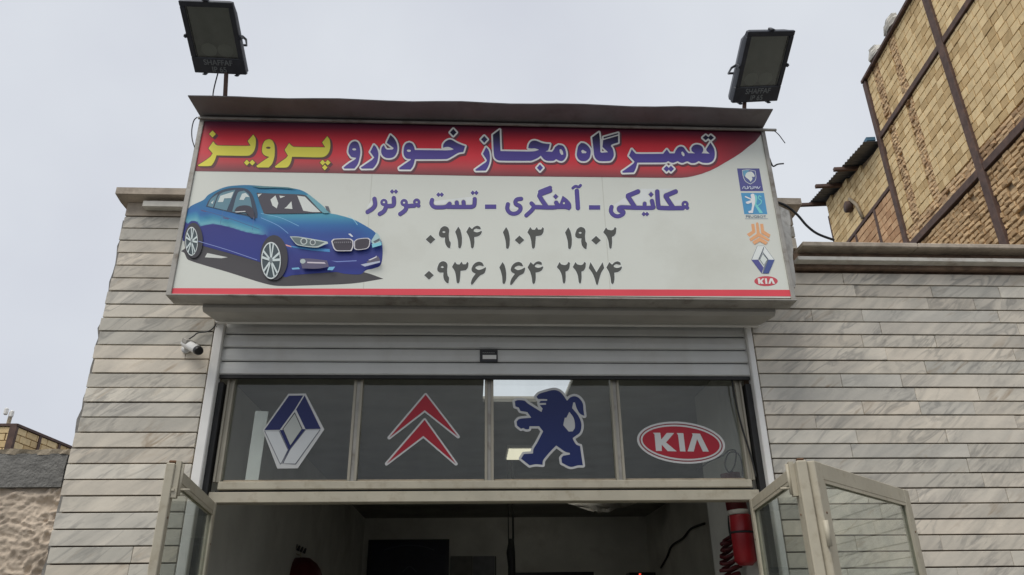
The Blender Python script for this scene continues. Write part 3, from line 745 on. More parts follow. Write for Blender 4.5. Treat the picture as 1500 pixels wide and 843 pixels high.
# --- printed red band, its dark top part print, part painted canopy shade
band = [(281, 251), (293.5, 178), (520, 181), (800, 185), (1119, 190), (1115.3, 196.7), (1106.7, 207.3), (1096, 215.5), (1086.7, 223.3), (1075, 231), (1063, 238), (1051, 245), (1040, 250.5), (1028, 255), (1016, 258.2), (1007, 260), (998, 260.8), (960, 260.8), (700, 258), (480, 254)]
def bandcol(x, y):
    t = (y-(176+.0155*(x-290)))/(76+.004*(x-290)); t = min(1, max(0, t))
    K = [(0, (60, 24, 44)), (.10, (92, 28, 48)), (.22, (150, 26, 42)), (.36, (192, 34, 46)), (.62, (198, 46, 56)), (.8, (172, 62, 66)), (.92, (128, 62, 66)), (1, (98, 52, 54))]
    for (a, ca), (b_, cb) in zip(K[:-1], K[1:]):
        if t <= b_: q = (t-a)/(b_-a); c = [ca[i]*(1-q)+cb[i]*q for i in range(3)]; break
    r = min(1, max(0, (x-1000)/110)); e_ = np.array([70, 38, 45])
    if x > 1000: c = [c[i]*(1-.75*r)+e_[i]*.75*r for i in range(3)]
    if x < 330: q = (330-x)/60*.25; c = [c[i]*(1-q)+np.array([140, 85, 95])[i]*q for i in range(3)]
    return ph(*c)
# clip the band to the panel: left edge follows the panel side
pb = Print(SY, .0012); pb.layer([band], bandcol, grid=5).build('red_band', face, label='red printed band with dark edges, canopy shade painted into the top, and a curved right end')
ps = Print(SY, .0012); ps.layer([[(248.5, 422.5), (1157.5, 425), (1159.5, 434.5), (246.5, 431.5)]], ph(196, 66, 76)).build('red_stripe', face, label='thin red stripe along the bottom of the signboard')
# --- headline
HB, HG = ph(76, 64, 130), ph(206, 205, 198)
def headline(items, name_label, yellow=False):
    F = field(items, .3, 8); fl = contour(F, 0)
    e = Print(SY, .0007, .0012)
    sh_ = [[(x+(3.0 if yellow else 1.6), y+(2.4 if yellow else 2.0)) for x, y in l] for l in contour(F, .6 if yellow else 3.6)]
    e.layer(sh_, ph(92, 52, 60))
    if yellow: e.layer(contour(F, .9), ph(82, 66, 40)); e.layer(fl, ph(206, 194, 66))
    else:
        e.layer(contour(F, 2.5), HG)
        def dk(x, y):
            t = min(1, max(0, (y-195-.012*(x-500))/22)); a, b_ = np.array([34, 30, 52]), np.array([74, 62, 132]); return ph(*(a*(1-t)+b_*t))
        e.layer(fl, dk, grid=4)
    e.build('lettering', face, label=name_label)
T1 = lambda p: tile(280, 170, 7.5, p); T2 = lambda p: tile(400, 170, 7.5, p); T3 = lambda p: tile(500, 170, 7.5, p)
T4 = lambda p: tile(680, 170, 7.5, p); T5 = lambda p: tile(820, 170, 7.5, p); T6 = lambda p: tile(920, 170, 7.5, p)
headline([
 ('poly', T1([(75,545),(150,500),(215,450),(238,415),(192,360),(245,285),(270,318),(300,330),(600,335),(655,330),(622,280),(683,210),(708,250),(712,310),(700,370),(670,420),(620,442),(280,437),(262,490),(240,530),(215,553),(90,555)])),
 ('raw', T1(diamond(237,203,36,38))), ('raw', T1(diamond(613,517,31,32))), ('raw', T1(diamond(673,517,31,32))),
 ('poly', T1([(718,553),(790,500),(860,455),(815,440),(785,410),(780,370),(790,315),(815,275),(860,260),(895,275),(915,320),(920,400),(912,470),(890,530),(855,570),(730,570)])),
 ('hole', T1(ellipse(849,354,25,12,0,12))),
 ('poly', T2([(20,560),(70,520),(140,470),(165,440),(128,378),(178,303),(205,332),(235,345),(575,350),(540,295),(597,228),(622,265),(630,330),(620,390),(590,435),(540,458),(210,453),(200,500),(180,545),(150,570),(30,572)])),
 ('raw', T2(diamond(545,517,30,31))), ('raw', T2(diamond(602,517,30,31))), ('raw', T2(diamond(569,570,30,31)))], 'yellow headline word at the left end of the red band', True)
headline([
 ('poly', T3([(25,570),(90,520),(155,480),(165,465),(110,455),(85,420),(78,390),(90,330),(115,295),(150,283),(180,295),(200,335),(210,400),(200,470),(180,535),(145,582),(35,583)])), ('hole', T3(ellipse(142,371,22,12,4,12))),
 ('poly', T3([(215,570),(290,520),(340,485),(362,460),(318,400),(358,322),(385,350),(405,400),(407,450),(395,510),(370,555),(345,582),(225,583)])),
 ('poly', T3([(540,213),(580,250),(607,300),(617,360),(606,415),(575,455),(525,468),(475,458),(445,425),(438,385),(448,345),(467,325),(487,362),(505,374),(562,374),(577,358),(550,337),(500,300),(505,285)])),
 ('poly', T3([(635,575),(700,530),(760,490),(765,478),(715,470),(690,440),(683,400),(690,345),(712,308),(748,295),(780,310),(800,345),(808,378),(1130,382),(1200,380),(1235,370),(1190,347),(1150,345),(1118,354),(1120,320),(1145,285),(1185,265),(1215,268),(1260,295),(1310,318),(1360,335),(1340,400),(1290,408),(1240,435),(1190,465),(1150,478),(808,480),(800,520),(785,560),(760,593),(640,592)])),
 ('hole', T3(ellipse(742,386,23,13,4,12))), ('raw', T3(diamond(1230,185,35,38)))], 'blue headline word with pale outline beside the yellow word')
headline([
 ('poly', T4([(120,595),(190,545),(240,510),(250,490),(205,420),(240,348),(265,375),(280,420),(283,480),(272,535),(250,585),(235,605),(128,606)])), ('raw', T4(diamond(220,262,35,38))),
 ('poly', T4([(315,212),(390,155),(392,250),(398,390),(700,395),(780,390),(822,375),(775,360),(735,362),(703,357),(712,315),(735,285),(765,275),(800,280),(850,300),(900,310),(940,312),(930,355),(920,383),(890,394),(965,398),(985,375),(1000,345),(1035,322),(1080,330),(1105,360),(1118,400),(1120,440),(1105,475),(1080,497),(1050,498),(1008,478),(985,495),(930,498),(890,490),(860,465),(842,440),(800,470),(750,492),(720,497),(390,495),(350,480),(330,450),(322,380)])),
 ('hole', T4([(1045,375),(1063,367),(1083,395),(1088,428),(1070,433),(1052,410)])), ('raw', T4(diamond(832,573,34,37)))], 'blue headline word with pale outline in the middle of the red band')
headline([
 ('poly', T5([(235,300),(270,305),(310,335),(335,375),(337,420),(325,465),(290,497),(240,500),(205,480),(187,440),(190,390),(205,330)])), ('hole', T5([(232,388),(252,375),(295,400),(285,414),(245,414)])),
 ('poly', T5([(355,240),(430,185),(440,260),(445,400),(460,408),(530,402),(468,345),(475,270),(640,222),(640,295),(570,318),(560,335),(580,365),(592,410),(590,450),(565,490),(540,500),(440,500),(400,480),(378,440),(370,370)])),
 ('raw', T5([(480,237),(640,192),(640,206),(482,254)]))], 'short blue headline word with pale outline right of the middle')
headline([
 ('poly', T6([(-65,615),(0,570),(60,525),(70,505),(10,440),(40,370),(65,400),(90,420),(385,420),(402,398),(425,372),(445,400),(455,415),(510,415),(525,380),(550,350),(580,340),(610,350),(635,385),(660,413),(735,415),(700,390),(693,360),(715,330),(750,318),(790,325),(815,345),(825,370),(821,396),(805,414),(895,418),(862,388),(858,368),(903,297),(925,330),(945,370),(952,420),(945,470),(920,505),(880,520),(820,518),(775,500),(735,520),(690,520),(650,503),(600,520),(570,515),(545,500),(500,518),(470,515),(440,500),(410,515),(100,517),(90,560),(75,600),(60,625),(-60,628)])),
 ('hole', T6([(583,402),(598,394),(618,420),(618,443),(603,447),(588,425)])),
 ('raw', T6(diamond(422,585,34,34))), ('raw', T6(diamond(470,585,34,34))), ('raw', T6(diamond(852,243,34,29))), ('raw', T6(diamond(908,243,34,29)))], 'long blue headline word with pale outline at the right end of the band')
# --- second line (strokes of a broad pen)
TA = lambda p: tile(520, 260, 7.5, p); TB = lambda p: tile(690, 260, 7.5, p); TC = lambda p: tile(840, 260, 7.5, p)
def S(T, pts, hw): return ('stroke', T(pts), (hw+5.0)/7.5)
def Dm(T, cx, cy, rx=29, ry=31): return ('raw', T(diamond(cx, cy, rx, ry)))
def Dc(T, cx, cy, r): return ('disc', T([(cx, cy)])[0], r/7.5)
line2 = [
 ([S(TA,[(138,383),(195,345),(222,300),(214,238)],22), Dc(TA,318,278,43), S(TA,[(272,405),(322,370),(346,312)],22), S(TA,[(345,318),(408,315),(428,290),(427,230)],22), Dm(TA,408,158), Dm(TA,450,158),
   Dc(TA,540,280,44), S(TA,[(497,405),(550,365),(572,312)],22), S(TA,[(560,318),(650,314)],22), Dc(TA,678,274,43), S(TA,[(680,300),(698,315)],20), ('hole', TA(ellipse(318,275,10,8,0,10))), ('hole', TA(ellipse(539,280,10,8,0,10))), ('hole', TA(ellipse(677,274,9,8,0,10)))], 'purple word at the left end of the second line'),
 ([S(TA,[(848,250),(840,288),(866,325),(925,332),(1000,325),(1040,292)],21), S(TA,[(1020,326),(1275,328)],21), S(TA,[(1118,278),(1122,320)],21), S(TA,[(1192,272),(1196,320)],21), S(TA,[(1265,328),(1308,312),(1316,240)],21), Dm(TA,917,192), Dm(TA,953,192), Dm(TA,1294,172), Dm(TA,1333,172)], 'purple word between the left word and the dash on the second line'),
 ([('raw', TB([(150,297),(280,297),(280,352),(150,352)]))], 'left purple dash of the second line'),
 ([S(TB,[(405,297),(398,345),(420,385),(460,402),(510,392),(543,355),(535,318),(495,297),(488,265),(510,243),(550,238)],21), S(TB,[(607,420),(660,372),(690,325),(664,288)],21), S(TB,[(688,328),(935,330),(935,280)],22), S(TB,[(750,205),(785,262),(825,318)],23), S(TB,[(757,188),(868,147)],24), S(TB,[(757,160),(868,116)],20), Dm(TB,930,213,33,35),
   ('poly', TB([(1005,200),(1060,240),(1100,290),(1105,340),(1080,370),(1040,355),(930,354),(950,310),(972,285)])), ('hole', TB(ellipse(1020,285,9,9,0,10))), S(TB,[(1162,150),(1174,340)],23), S(TB,[(1118,120),(1148,100),(1182,108),(1203,90)],14)], 'purple word in the middle of the second line'),
 ([('raw', TB([(1292,305),(1422,305),(1422,360),(1292,360)]))], 'right purple dash of the second line'),
 ([S(TC,[(418,327),(412,375),(440,415),(490,430),(540,408),(548,380),(508,368),(500,342),(530,330),(650,335)],21), S(TC,[(600,215),(672,325)],24), S(TC,[(600,203),(708,158)],24), S(TC,[(650,335),(860,337),(872,310),(862,262)],22), S(TC,[(780,330),(782,290)],20), Dm(TC,852,190,33,35), Dm(TC,772,405), Dm(TC,808,405),
   S(TC,[(920,158),(932,310),(965,338),(1200,340)],23), S(TC,[(1015,215),(1088,325)],24), S(TC,[(1015,203),(1122,158)],24), Dc(TC,1226,298,42), S(TC,[(1230,320),(1250,338)],20), ('hole', TC(ellipse(1226,297,9,8,0,10)))], 'purple word at the right end of the second line')]
for items, lab in line2:
    F = field(items, .25, 4); e = Print(SY, .0006)
    e.layer(contour(F, .6), ph(196, 199, 196)); e.layer(contour(F, -.35), ph(80, 76, 96)); e.layer(contour(F, -.75), ph(76, 66, 130))
    e.build('lettering', face, label=lab)
# --- telephone numbers
G = {'1': ([(460,92),(485,135),(500,210),(498,290),(485,330),(470,333),(460,320),(455,250),(440,190),(425,150)], None, (460,92)),
 '9': ([(315,88),(345,100),(360,130),(355,190),(362,245),(377,270),(370,332),(345,322),(322,290),(313,250),(315,213),(275,212),(250,195),(247,165),(265,115),(290,93)], [(282,152),(302,141),(322,153),(302,164)], (315,88)),
 '4': ([(580,92),(610,120),(635,95),(670,83),(700,95),(708,120),(690,122),(655,115),(630,128),(628,145),(660,155),(690,150),(715,138),(720,150),(705,180),(675,200),(635,208),(637,270),(628,320),(612,335),(600,320),(592,260),(575,200),(547,150)], None, (580,92)),
 '3': ([(350,97),(370,125),(400,128),(422,97),(437,125),(470,125),(487,97),(500,115),(493,160),(470,190),(440,195),(412,198),(408,260),(400,320),(385,338),(370,325),(360,250),(345,195),(318,155)], None, (350,97)),
 '2': ([(1182,100),(1200,125),(1240,133),(1265,125),(1280,97),(1297,110),(1290,165),(1270,195),(1248,205),(1250,270),(1243,325),(1230,340),(1218,320),(1208,250),(1185,195),(1152,155)], None, (1182,100)),
 '7': ([(1012,482),(1078,595),(1145,483),(1163,548),(1130,600),(1105,680),(1095,725),(1085,735),(1073,722),(1060,670),(1030,600),(992,548)], None, (1012,482)),
 '6': ([(690,478),(725,490),(740,520),(733,528),(690,520),(652,535),(646,550),(680,568),(720,560),(762,538),(763,560),(745,605),(700,630),(655,680),(620,725),(602,733),(598,710),(615,660),(650,610),(615,590),(605,560),(620,520),(650,490)], None, (690,478))}
DA, DB = (610, 320), (730, 320)
nums = [('first telephone number under the second line', [('0',DA,155,233),('9',DA,315,88),('1',DA,460,92),('4',DA,580,92),('1',DA,985,97),('0',DA,1132,240),('3',DB,350,97),('1',DB,767,100),('9',DB,912,97),('0',DB,1073,243),('2',DB,1182,100)]),
        ('second telephone number at the bottom of the board', [('0',DA,138,627),('9',DA,297,473),('3',DA,423,478),('6',DA,690,478),('1',DA,946,482),('6',DA,1121,480),('4',DA,1254,482),('2',DB,672,482),('2',DB,847,482),('7',DB,1012,482),('4',DB,1219,483)])]
groups = []
for lab, gl in nums:
    cut = (4, 7)
    for part_, (a_, b_) in zip(('left', 'middle', 'right'), ((0, cut[0]), (cut[0], cut[1]), (cut[1], 11))): groups.append((part_+' digits of the '+lab, gl[a_:b_]))
for lab, gl in groups:
    items = []
    for ch, o_, x, y in gl:
        T = lambda p: tile(o_[0], o_[1], 7.5, p)
        if ch == '0': items.append(('raw', T(diamond(x, y, 53, 49)))); continue
        P, H, (ax, ay) = G[ch]; items.append(('poly', T([(px_+x-ax, py_+y-ay) for px_, py_ in P])))
        if H: items.append(('hole', T([(px_+x-ax, py_+y-ay) for px_, py_ in H])))
    F = field(items, .25, 4); e = Print(SY, .0006)
    e.layer(contour(F, .8), ph(196, 199, 194)); e.layer(contour(F, 0), ph(72, 73, 69)); e.build('lettering', face, label=lab)
# --- car picture
K4 = 1500/360
t = lambda p: tile(240, 240, K4, p)
tsm = lambda p: soften(tile(240, 240, K4, p), 4, 55)
car = Print(SY, .00035)
L_ = car.layer
def grad(c1, c2, ax, a, b):
    def f(x, y):
        v = ((x-240)*K4 if ax == 'x' else (y-240)*K4); q = min(1, max(0, (v-a)/(b-a))); return ph(*[c1[i]*(1-q)+c2[i]*q for i in range(3)])
    return f
L_([tsm([(105,535),(125,545),(150,588),(400,665),(600,728),(700,747),(900,743),(1150,732),(1340,703),(1240,668),(1100,640),(740,650),(400,520),(240,490),(160,500)])], ph(66,64,66))
L_([t([(265,546),(390,572),(352,578),(250,572)])], ph(188,190,184))
body = tsm([(113,350),(122,310),(150,275),(168,258),(200,242),(245,220),(270,192),(330,160),(390,140),(470,132),(530,132),(640,140),(760,148),(830,160),(880,185),(960,250),(1010,300),(1060,312),(1150,338),(1210,368),(1275,408),(1312,445),(1332,490),(1335,560),(1322,620),(1280,640),(1235,650),(1200,676),(1100,672),(1050,662),(780,682),(735,692),(590,600),(400,545),(225,497),(150,480),(118,470)])
def bodycol(x, y):
    u, v = (x-240)*K4, (y-240)*K4
    def ramp(t, K):
        if t <= K[0][0]: return np.array(K[0][1], float)
        for (a, ca), (b_, cb) in zip(K[:-1], K[1:]):
            if t <= b_: q = (t-a)/(b_-a); return np.array(ca)*(1-q)+np.array(cb)*q
        return np.array(K[-1][1], float)
    belt = np.interp(u, [110, 150, 200, 225, 300, 400, 500, 620], [345, 366, 353, 382, 369, 388, 418, 440])
    side = ramp(v-belt, [(-190, (40, 118, 158)), (-110, (44, 112, 164)), (-70, (48, 108, 170)), (-45, (60, 140, 178)), (-12, (110, 178, 192)), (-3, (104, 172, 190)), (4, (50, 58, 128)), (60, (50, 50, 122)), (140, (46, 58, 136))])
    front = ramp(v, [(135, (36, 118, 160)), (300, (86, 164, 184)), (330, (70, 148, 178)), (375, (48, 108, 168)), (430, (50, 82, 152)), (500, (56, 76, 150)), (560, (50, 58, 132)), (620, (46, 52, 126)), (690, (40, 56, 140))])
    w = min(1, max(0, (u-575)/70)); c = side*(1-w)+front*w
    if u > 1150 and v < 480: k = min(1, (u-1150)/150); c = c*(1-.5*k)+np.array([40, 120, 170])*.5*k
    return ph(*(c*.88))
L_([body], bodycol, 2.2)
L_([tsm([(113,350),(148,369),(166,352),(198,354),(222,384),(300,370),(400,389),(500,419),(592,437),(622,432),(640,470),(600,560),(590,602),(400,547),(225,499),(150,482),(116,470)])], grad((42,46,112), (38,50,120), 'y', 360, 600), 4)
L_([tsm([(745,500),(790,512),(900,530),(1015,540),(1012,522),(900,514)])], ph(72,134,184))
# glass
L_([tsm([(258,262),(275,225),(320,180),(380,155),(450,148),(510,158),(545,200),(572,300),(570,335),(540,328),(380,292)])], ph(50,62,78))
for q in ([(268,260),(288,218),(330,186),(300,268)], [(308,270),(345,186),(438,160),(384,288)], [(418,294),(452,180),(490,166),(522,195),(540,290),(520,312)]):
    L_([tsm(q)], ph(88,122,134))
for q in ([(352,236),(330,236),(346,198),(428,172),(412,212),(370,214),(362,236)], [(462,222),(478,186),(500,180),(524,205),(500,205),(488,224)], [(288,240),(306,226),(298,250)]):
    L_([t(q)], ph(186,194,190))
L_([tsm([(566,180),(700,186),(830,190),(868,198),(970,302),(850,306),(612,308),(590,250)])], ph(66,64,72))
for q in ([(815,198),(862,204),(905,248),(958,298),(910,298),(852,290)], [(652,222),(682,196),(700,244),(690,276),(664,258)], [(706,198),(742,202),(712,214)], [(748,268),(780,232),(786,280),(735,276)], [(574,190),(600,186),(578,208)]):
    L_([t(q)], ph(190,194,188))
L_([tsm([(535,138),(640,142),(760,148),(812,160),(700,152),(590,152)])], ph(70,112,118))
L_([tsm([(870,196),(884,190),(965,255),(1012,303),(972,303),(905,235)])], ph(100,150,160))
L_([tsm([(985,262),(1006,264),(1016,296),(996,290)])], ph(88,92,98))
L_([tsm([(432,292),(450,268),(490,258),(528,264),(548,290),(560,345),(530,330),(500,302)])], ph(56,54,64))
L_([t([(438,296),(500,292),(500,298),(440,302)])], ph(180,180,180))
# wheel arches, tyres and rims
L_([ellipse(*tile(240,240,K4,[(184,472)])[0], 56/K4, 108/K4)], ph(54,53,58)); L_([ellipse(*tile(240,240,K4,[(674,578)])[0], 84/K4, 138/K4)], ph(54,53,58))
def wheel(cx, cy, rx, ry, rot):
    c = tile(240, 240, K4, [(cx, cy)])[0]; L_([ellipse(*c, rx/K4, ry/K4)], ph(192,198,196)); L_([ellipse(*c, rx*.9/K4, ry*.93/K4)], ph(60,72,76))
    for i in range(5):
        a = math.radians(rot+i*72)
        for da in (-.2, .2):
            p = [(.06*math.cos(a-1.3), .06*math.sin(a-1.3)), (.95*math.cos(a+da-.075), .95*math.sin(a+da-.075)), (.95*math.cos(a+da+.075), .95*math.sin(a+da+.075)), (.06*math.cos(a+1.3), .06*math.sin(a+1.3))]
            L_([[(c[0]+x*rx/K4, c[1]+y*ry/K4) for x, y in p]], ph(186,196,194))
    L_([ellipse(*c, rx*.16/K4, ry*.16/K4)], ph(110,118,120))
wheel(172, 478, 38, 88, -80); wheel(657, 597, 60, 113, -86)
# front details
L_([tsm([(772,452),(830,454),(1000,484),(1006,496),(985,502),(935,520),(822,506),(795,482)])], ph(168,178,172)); L_([tsm([(782,457),(830,459),(985,488),(930,513),(825,501),(800,482)])], ph(92,104,104))
for x, y, r in ((858, 482, 21), (912, 489, 18)):
    c = t([(x, y)])[0]; L_([ellipse(*c, r/K4, r/K4)], ph(176,184,180)); L_([ellipse(*c, r*.72/K4, r*.72/K4)], ph(84,92,94))
for q in ([(1024,482),(1040,468),(1140,466),(1160,480),(1160,515),(1148,542),(1060,542),(1040,528)], [(1164,482),(1185,468),(1248,462),(1264,474),(1256,515),(1236,530),(1180,536),(1164,528)]):
    L_([tsm(q)], ph(186,184,186)); cq = np.mean(q, 0); L_([tsm([tuple(cq+(np.array(p)-cq)*.88) for p in q])], ph(60,56,64))
for i in range(9):
    L_([t([(1045+i*12, 486), (1050+i*12, 486), (1050+i*12, 495), (1045+i*12, 495)])], ph(120,118,124))
L_([tsm([(1268,482),(1300,430),(1318,452),(1326,488),(1300,505),(1275,498)])], ph(150,176,176)); L_([t([(1280,486),(1318,466),(1322,480),(1290,496)])], ph(86,92,98)); L_([t([(1272,502),(1330,490),(1332,508),(1276,524)])], ph(118,178,190))
L_([t([(1128,440),(1142,438),(1160,456),(1150,458)])], ph(196,200,204))
L_([tsm([(835,590),(900,590),(1000,602),(1012,640),(940,652),(850,650)])], ph(84,80,102)); L_([t([(880,610),(985,613),(992,622),(880,618)])], ph(186,178,184)); L_([ellipse(*t([(853,607)])[0], 4, 3.4)], ph(160,170,168))
L_([t([(785,648),(828,644),(836,655),(790,658)])], ph(106,160,188)); L_([t([(1012,642),(1050,640),(1034,662),(1002,660)])], ph(106,160,188))
L_([tsm([(1240,610),(1310,575),(1322,600),(1316,615),(1250,632)])], ph(86,82,96)); L_([t([(1250,600),(1295,580),(1300,572),(1302,584),(1262,602)])], ph(186,186,188)); L_([t([(1205,628),(1230,622),(1322,605),(1322,615),(1230,640)])], ph(160,166,180))
L_([t([(1025,604),(1060,608),(1180,602),(1180,607),(1060,613)])], ph(110,126,176)); L_([t([(748,505),(780,515),(786,523),(752,514)])], ph(206,150,140))
def ln(p, w, c): L_(contour(field([('stroke', t(p), w)], .12, 2), 0), c)
ln([(235,296),(380,338),(590,413)], .45, ph(62,84,120)); ln([(222,487),(400,540),(575,600)], .4, ph(124,138,186)); ln([(372,292),(352,384)], .3, ph(72,104,136)); ln([(556,340),(548,418)], .3, ph(72,96,140))
ln([(240,300),(264,306)], .9, ph(74,72,110)); ln([(372,345),(402,352)], .9, ph(74,72,110)); ln([(600,318),(720,345),(830,395)], .3, ph(120,170,196)); ln([(1130,332),(1165,360),(1185,388)], .35, ph(140,190,206)); ln([(600,345),(700,390),(765,440)], .4, ph(110,150,190))
car.build('car_picture', face, label='printed picture of a blue saloon car with silver wheels')
# --- small printed emblems at the right edge
l1 = lambda p: tile(1060, 240, 8.43, p); l2 = lambda p: tile(1060, 330, 8.43, p)
PW = ph(196, 200, 194)
e = Print(SY, .0006); e.layer([l1([(165,60),(440,60),(490,340),(208,340)])], ph(78,78,128))
e.layer([soften(l1([(226,82),(300,74),(392,90),(402,170),(387,218),(330,258),(268,222),(238,160)]))], PW); e.layer([soften(l1([(232,88),(300,80),(386,95),(396,170),(381,214),(330,250),(273,218),(244,158)]))], ph(84,92,136)); e.layer([soften(l1([(234,90),(300,82),(316,86),(262,150),(248,158)]))], ph(96,146,170))
e.layer([soften(l1([(262,158),(275,125),(300,106),(340,100),(366,122),(384,158),(372,168),(345,164),(356,192),(332,228),(305,196),(276,176)]))], PW)
e.layer(contour(field([('stroke', l1(p), .55) for p in ([(232,312),(245,288),(262,292),(262,312),(290,312),(292,282)], [(300,312),(318,285),(335,296),(330,314),(358,312),(362,284)], [(372,312),(385,285),(402,308),(412,286),(425,312),(448,288)])], .15, 2), 0), ph(176,182,196))
e.build('emblem', face, label='navy square emblem with a white horse head shield')
e = Print(SY, .0006); e.layer([l1([(213,362),(497,362),(540,625),(255,625)])], ph(74,134,172))
e.layer([soften(l1([(386,380),(408,400),(414,440),(402,500),(440,548),(478,598),(482,612),(440,612),(425,580),(392,530),(380,480)]))], ph(112,184,182)); e.layer(contour(field([('stroke', l1([(420,520),(455,495),(465,460),(430,432),(436,400),(462,412)]), .7)], .15, 2), 0), ph(112,184,182))
e.layer([soften(l1([(330,388),(350,374),(374,376),(386,420),(388,480),(372,545),(360,612),(310,614),(302,592),(340,578),(350,520),(345,482),(300,500),(275,492),(272,475),(340,452),(258,414),(268,402),(342,435)]))], ph(208,216,210))
e.build('emblem', face, label='blue square emblem with a pale standing lion')
P = onY(*l1([(398,656)])[0], SY); P2 = onY(*l1([(530,656)])[0], SY)
text_mesh('PEUGEOT', Matrix.Translation((P[0], SY-.0016, P[2])) @ Matrix.Rotation(math.pi/2, 4, 'X') @ Matrix.Diagonal((1.25, 1, .2, 1)), material('print_slate', ph(96,112,128), .4), 'lettering', face, bold=0, size=.027)
e = Print(SY, .0008); e.layer([l1([(263,679),(545,679),(546,684),(264,684)])], ph(120,134,146)).build('underline', face)
e = Print(SY, .0006); OR2 = ph(206,150,108)
for q in ([(340,-14),(378,-14),(393,85),(385,97),(318,146),(285,112),(350,72)], [(398,-20),(413,-35),(430,-20),(445,98),(570,180),(552,203),(435,142),(335,203),(316,172),(408,108)], [(450,-14),(487,-14),(498,70),(577,120),(560,158),(462,98)], [(440,153),(545,215),(520,245),(445,205),(380,243),(352,208)]):
    e.layer([l2(q)], OR2)
e.build('emblem', face, label='orange three armed emblem')
e = Print(SY, .0005); e.layer([l2([(415,256),(501,256),(629,430),(555,600),(470,600),(341,430)])], ph(110,116,124)); e.layer([l2([(418,260),(498,260),(622,429),(348,429)])], ph(198,202,198)); e.layer([l2([(430,431),(545,431),(495,520),(478,598),(468,592)])], ph(190,194,190))
e.layer([l2([(343,431),(425,431),(492,525),(470,599)])], ph(78,78,130)); e.layer([l2([(551,431),(627,431),(555,599),(484,599)])], ph(68,80,128)); e.layer([l2([(482,350),(545,429),(495,505),(440,429)])], ph(120,124,128)); e.layer([l2([(482,362),(536,429),(495,494),(449,429)])], ph(190,196,190))
for q in ([(490,272),(497,275),(474,345),(466,340)], [(466,338),(476,343),(437,428),(424,428)], [(476,338),(486,342),(552,428),(536,428)]): e.layer([l2(q)], ph(84,90,98))
e.build('emblem', face, label='white and navy diamond emblem on the signboard')
e = Print(SY, .0006); e.layer([l2(ellipse(523,693,145,62,0,40))], ph(178,72,80))
for q in ([(418,659),(447,659),(452,686),(480,659),(503,661),(472,693),(494,727),(462,727),(444,702),(452,727),(430,727)], [(507,660),(531,660),(541,727),(516,727)], [(572,660),(601,660),(634,727),(605,727),(590,688),(576,727),(551,727)]): e.layer([l2(q)], ph(206,202,196))
e.build('emblem', face, label='small red oval emblem with white letters')

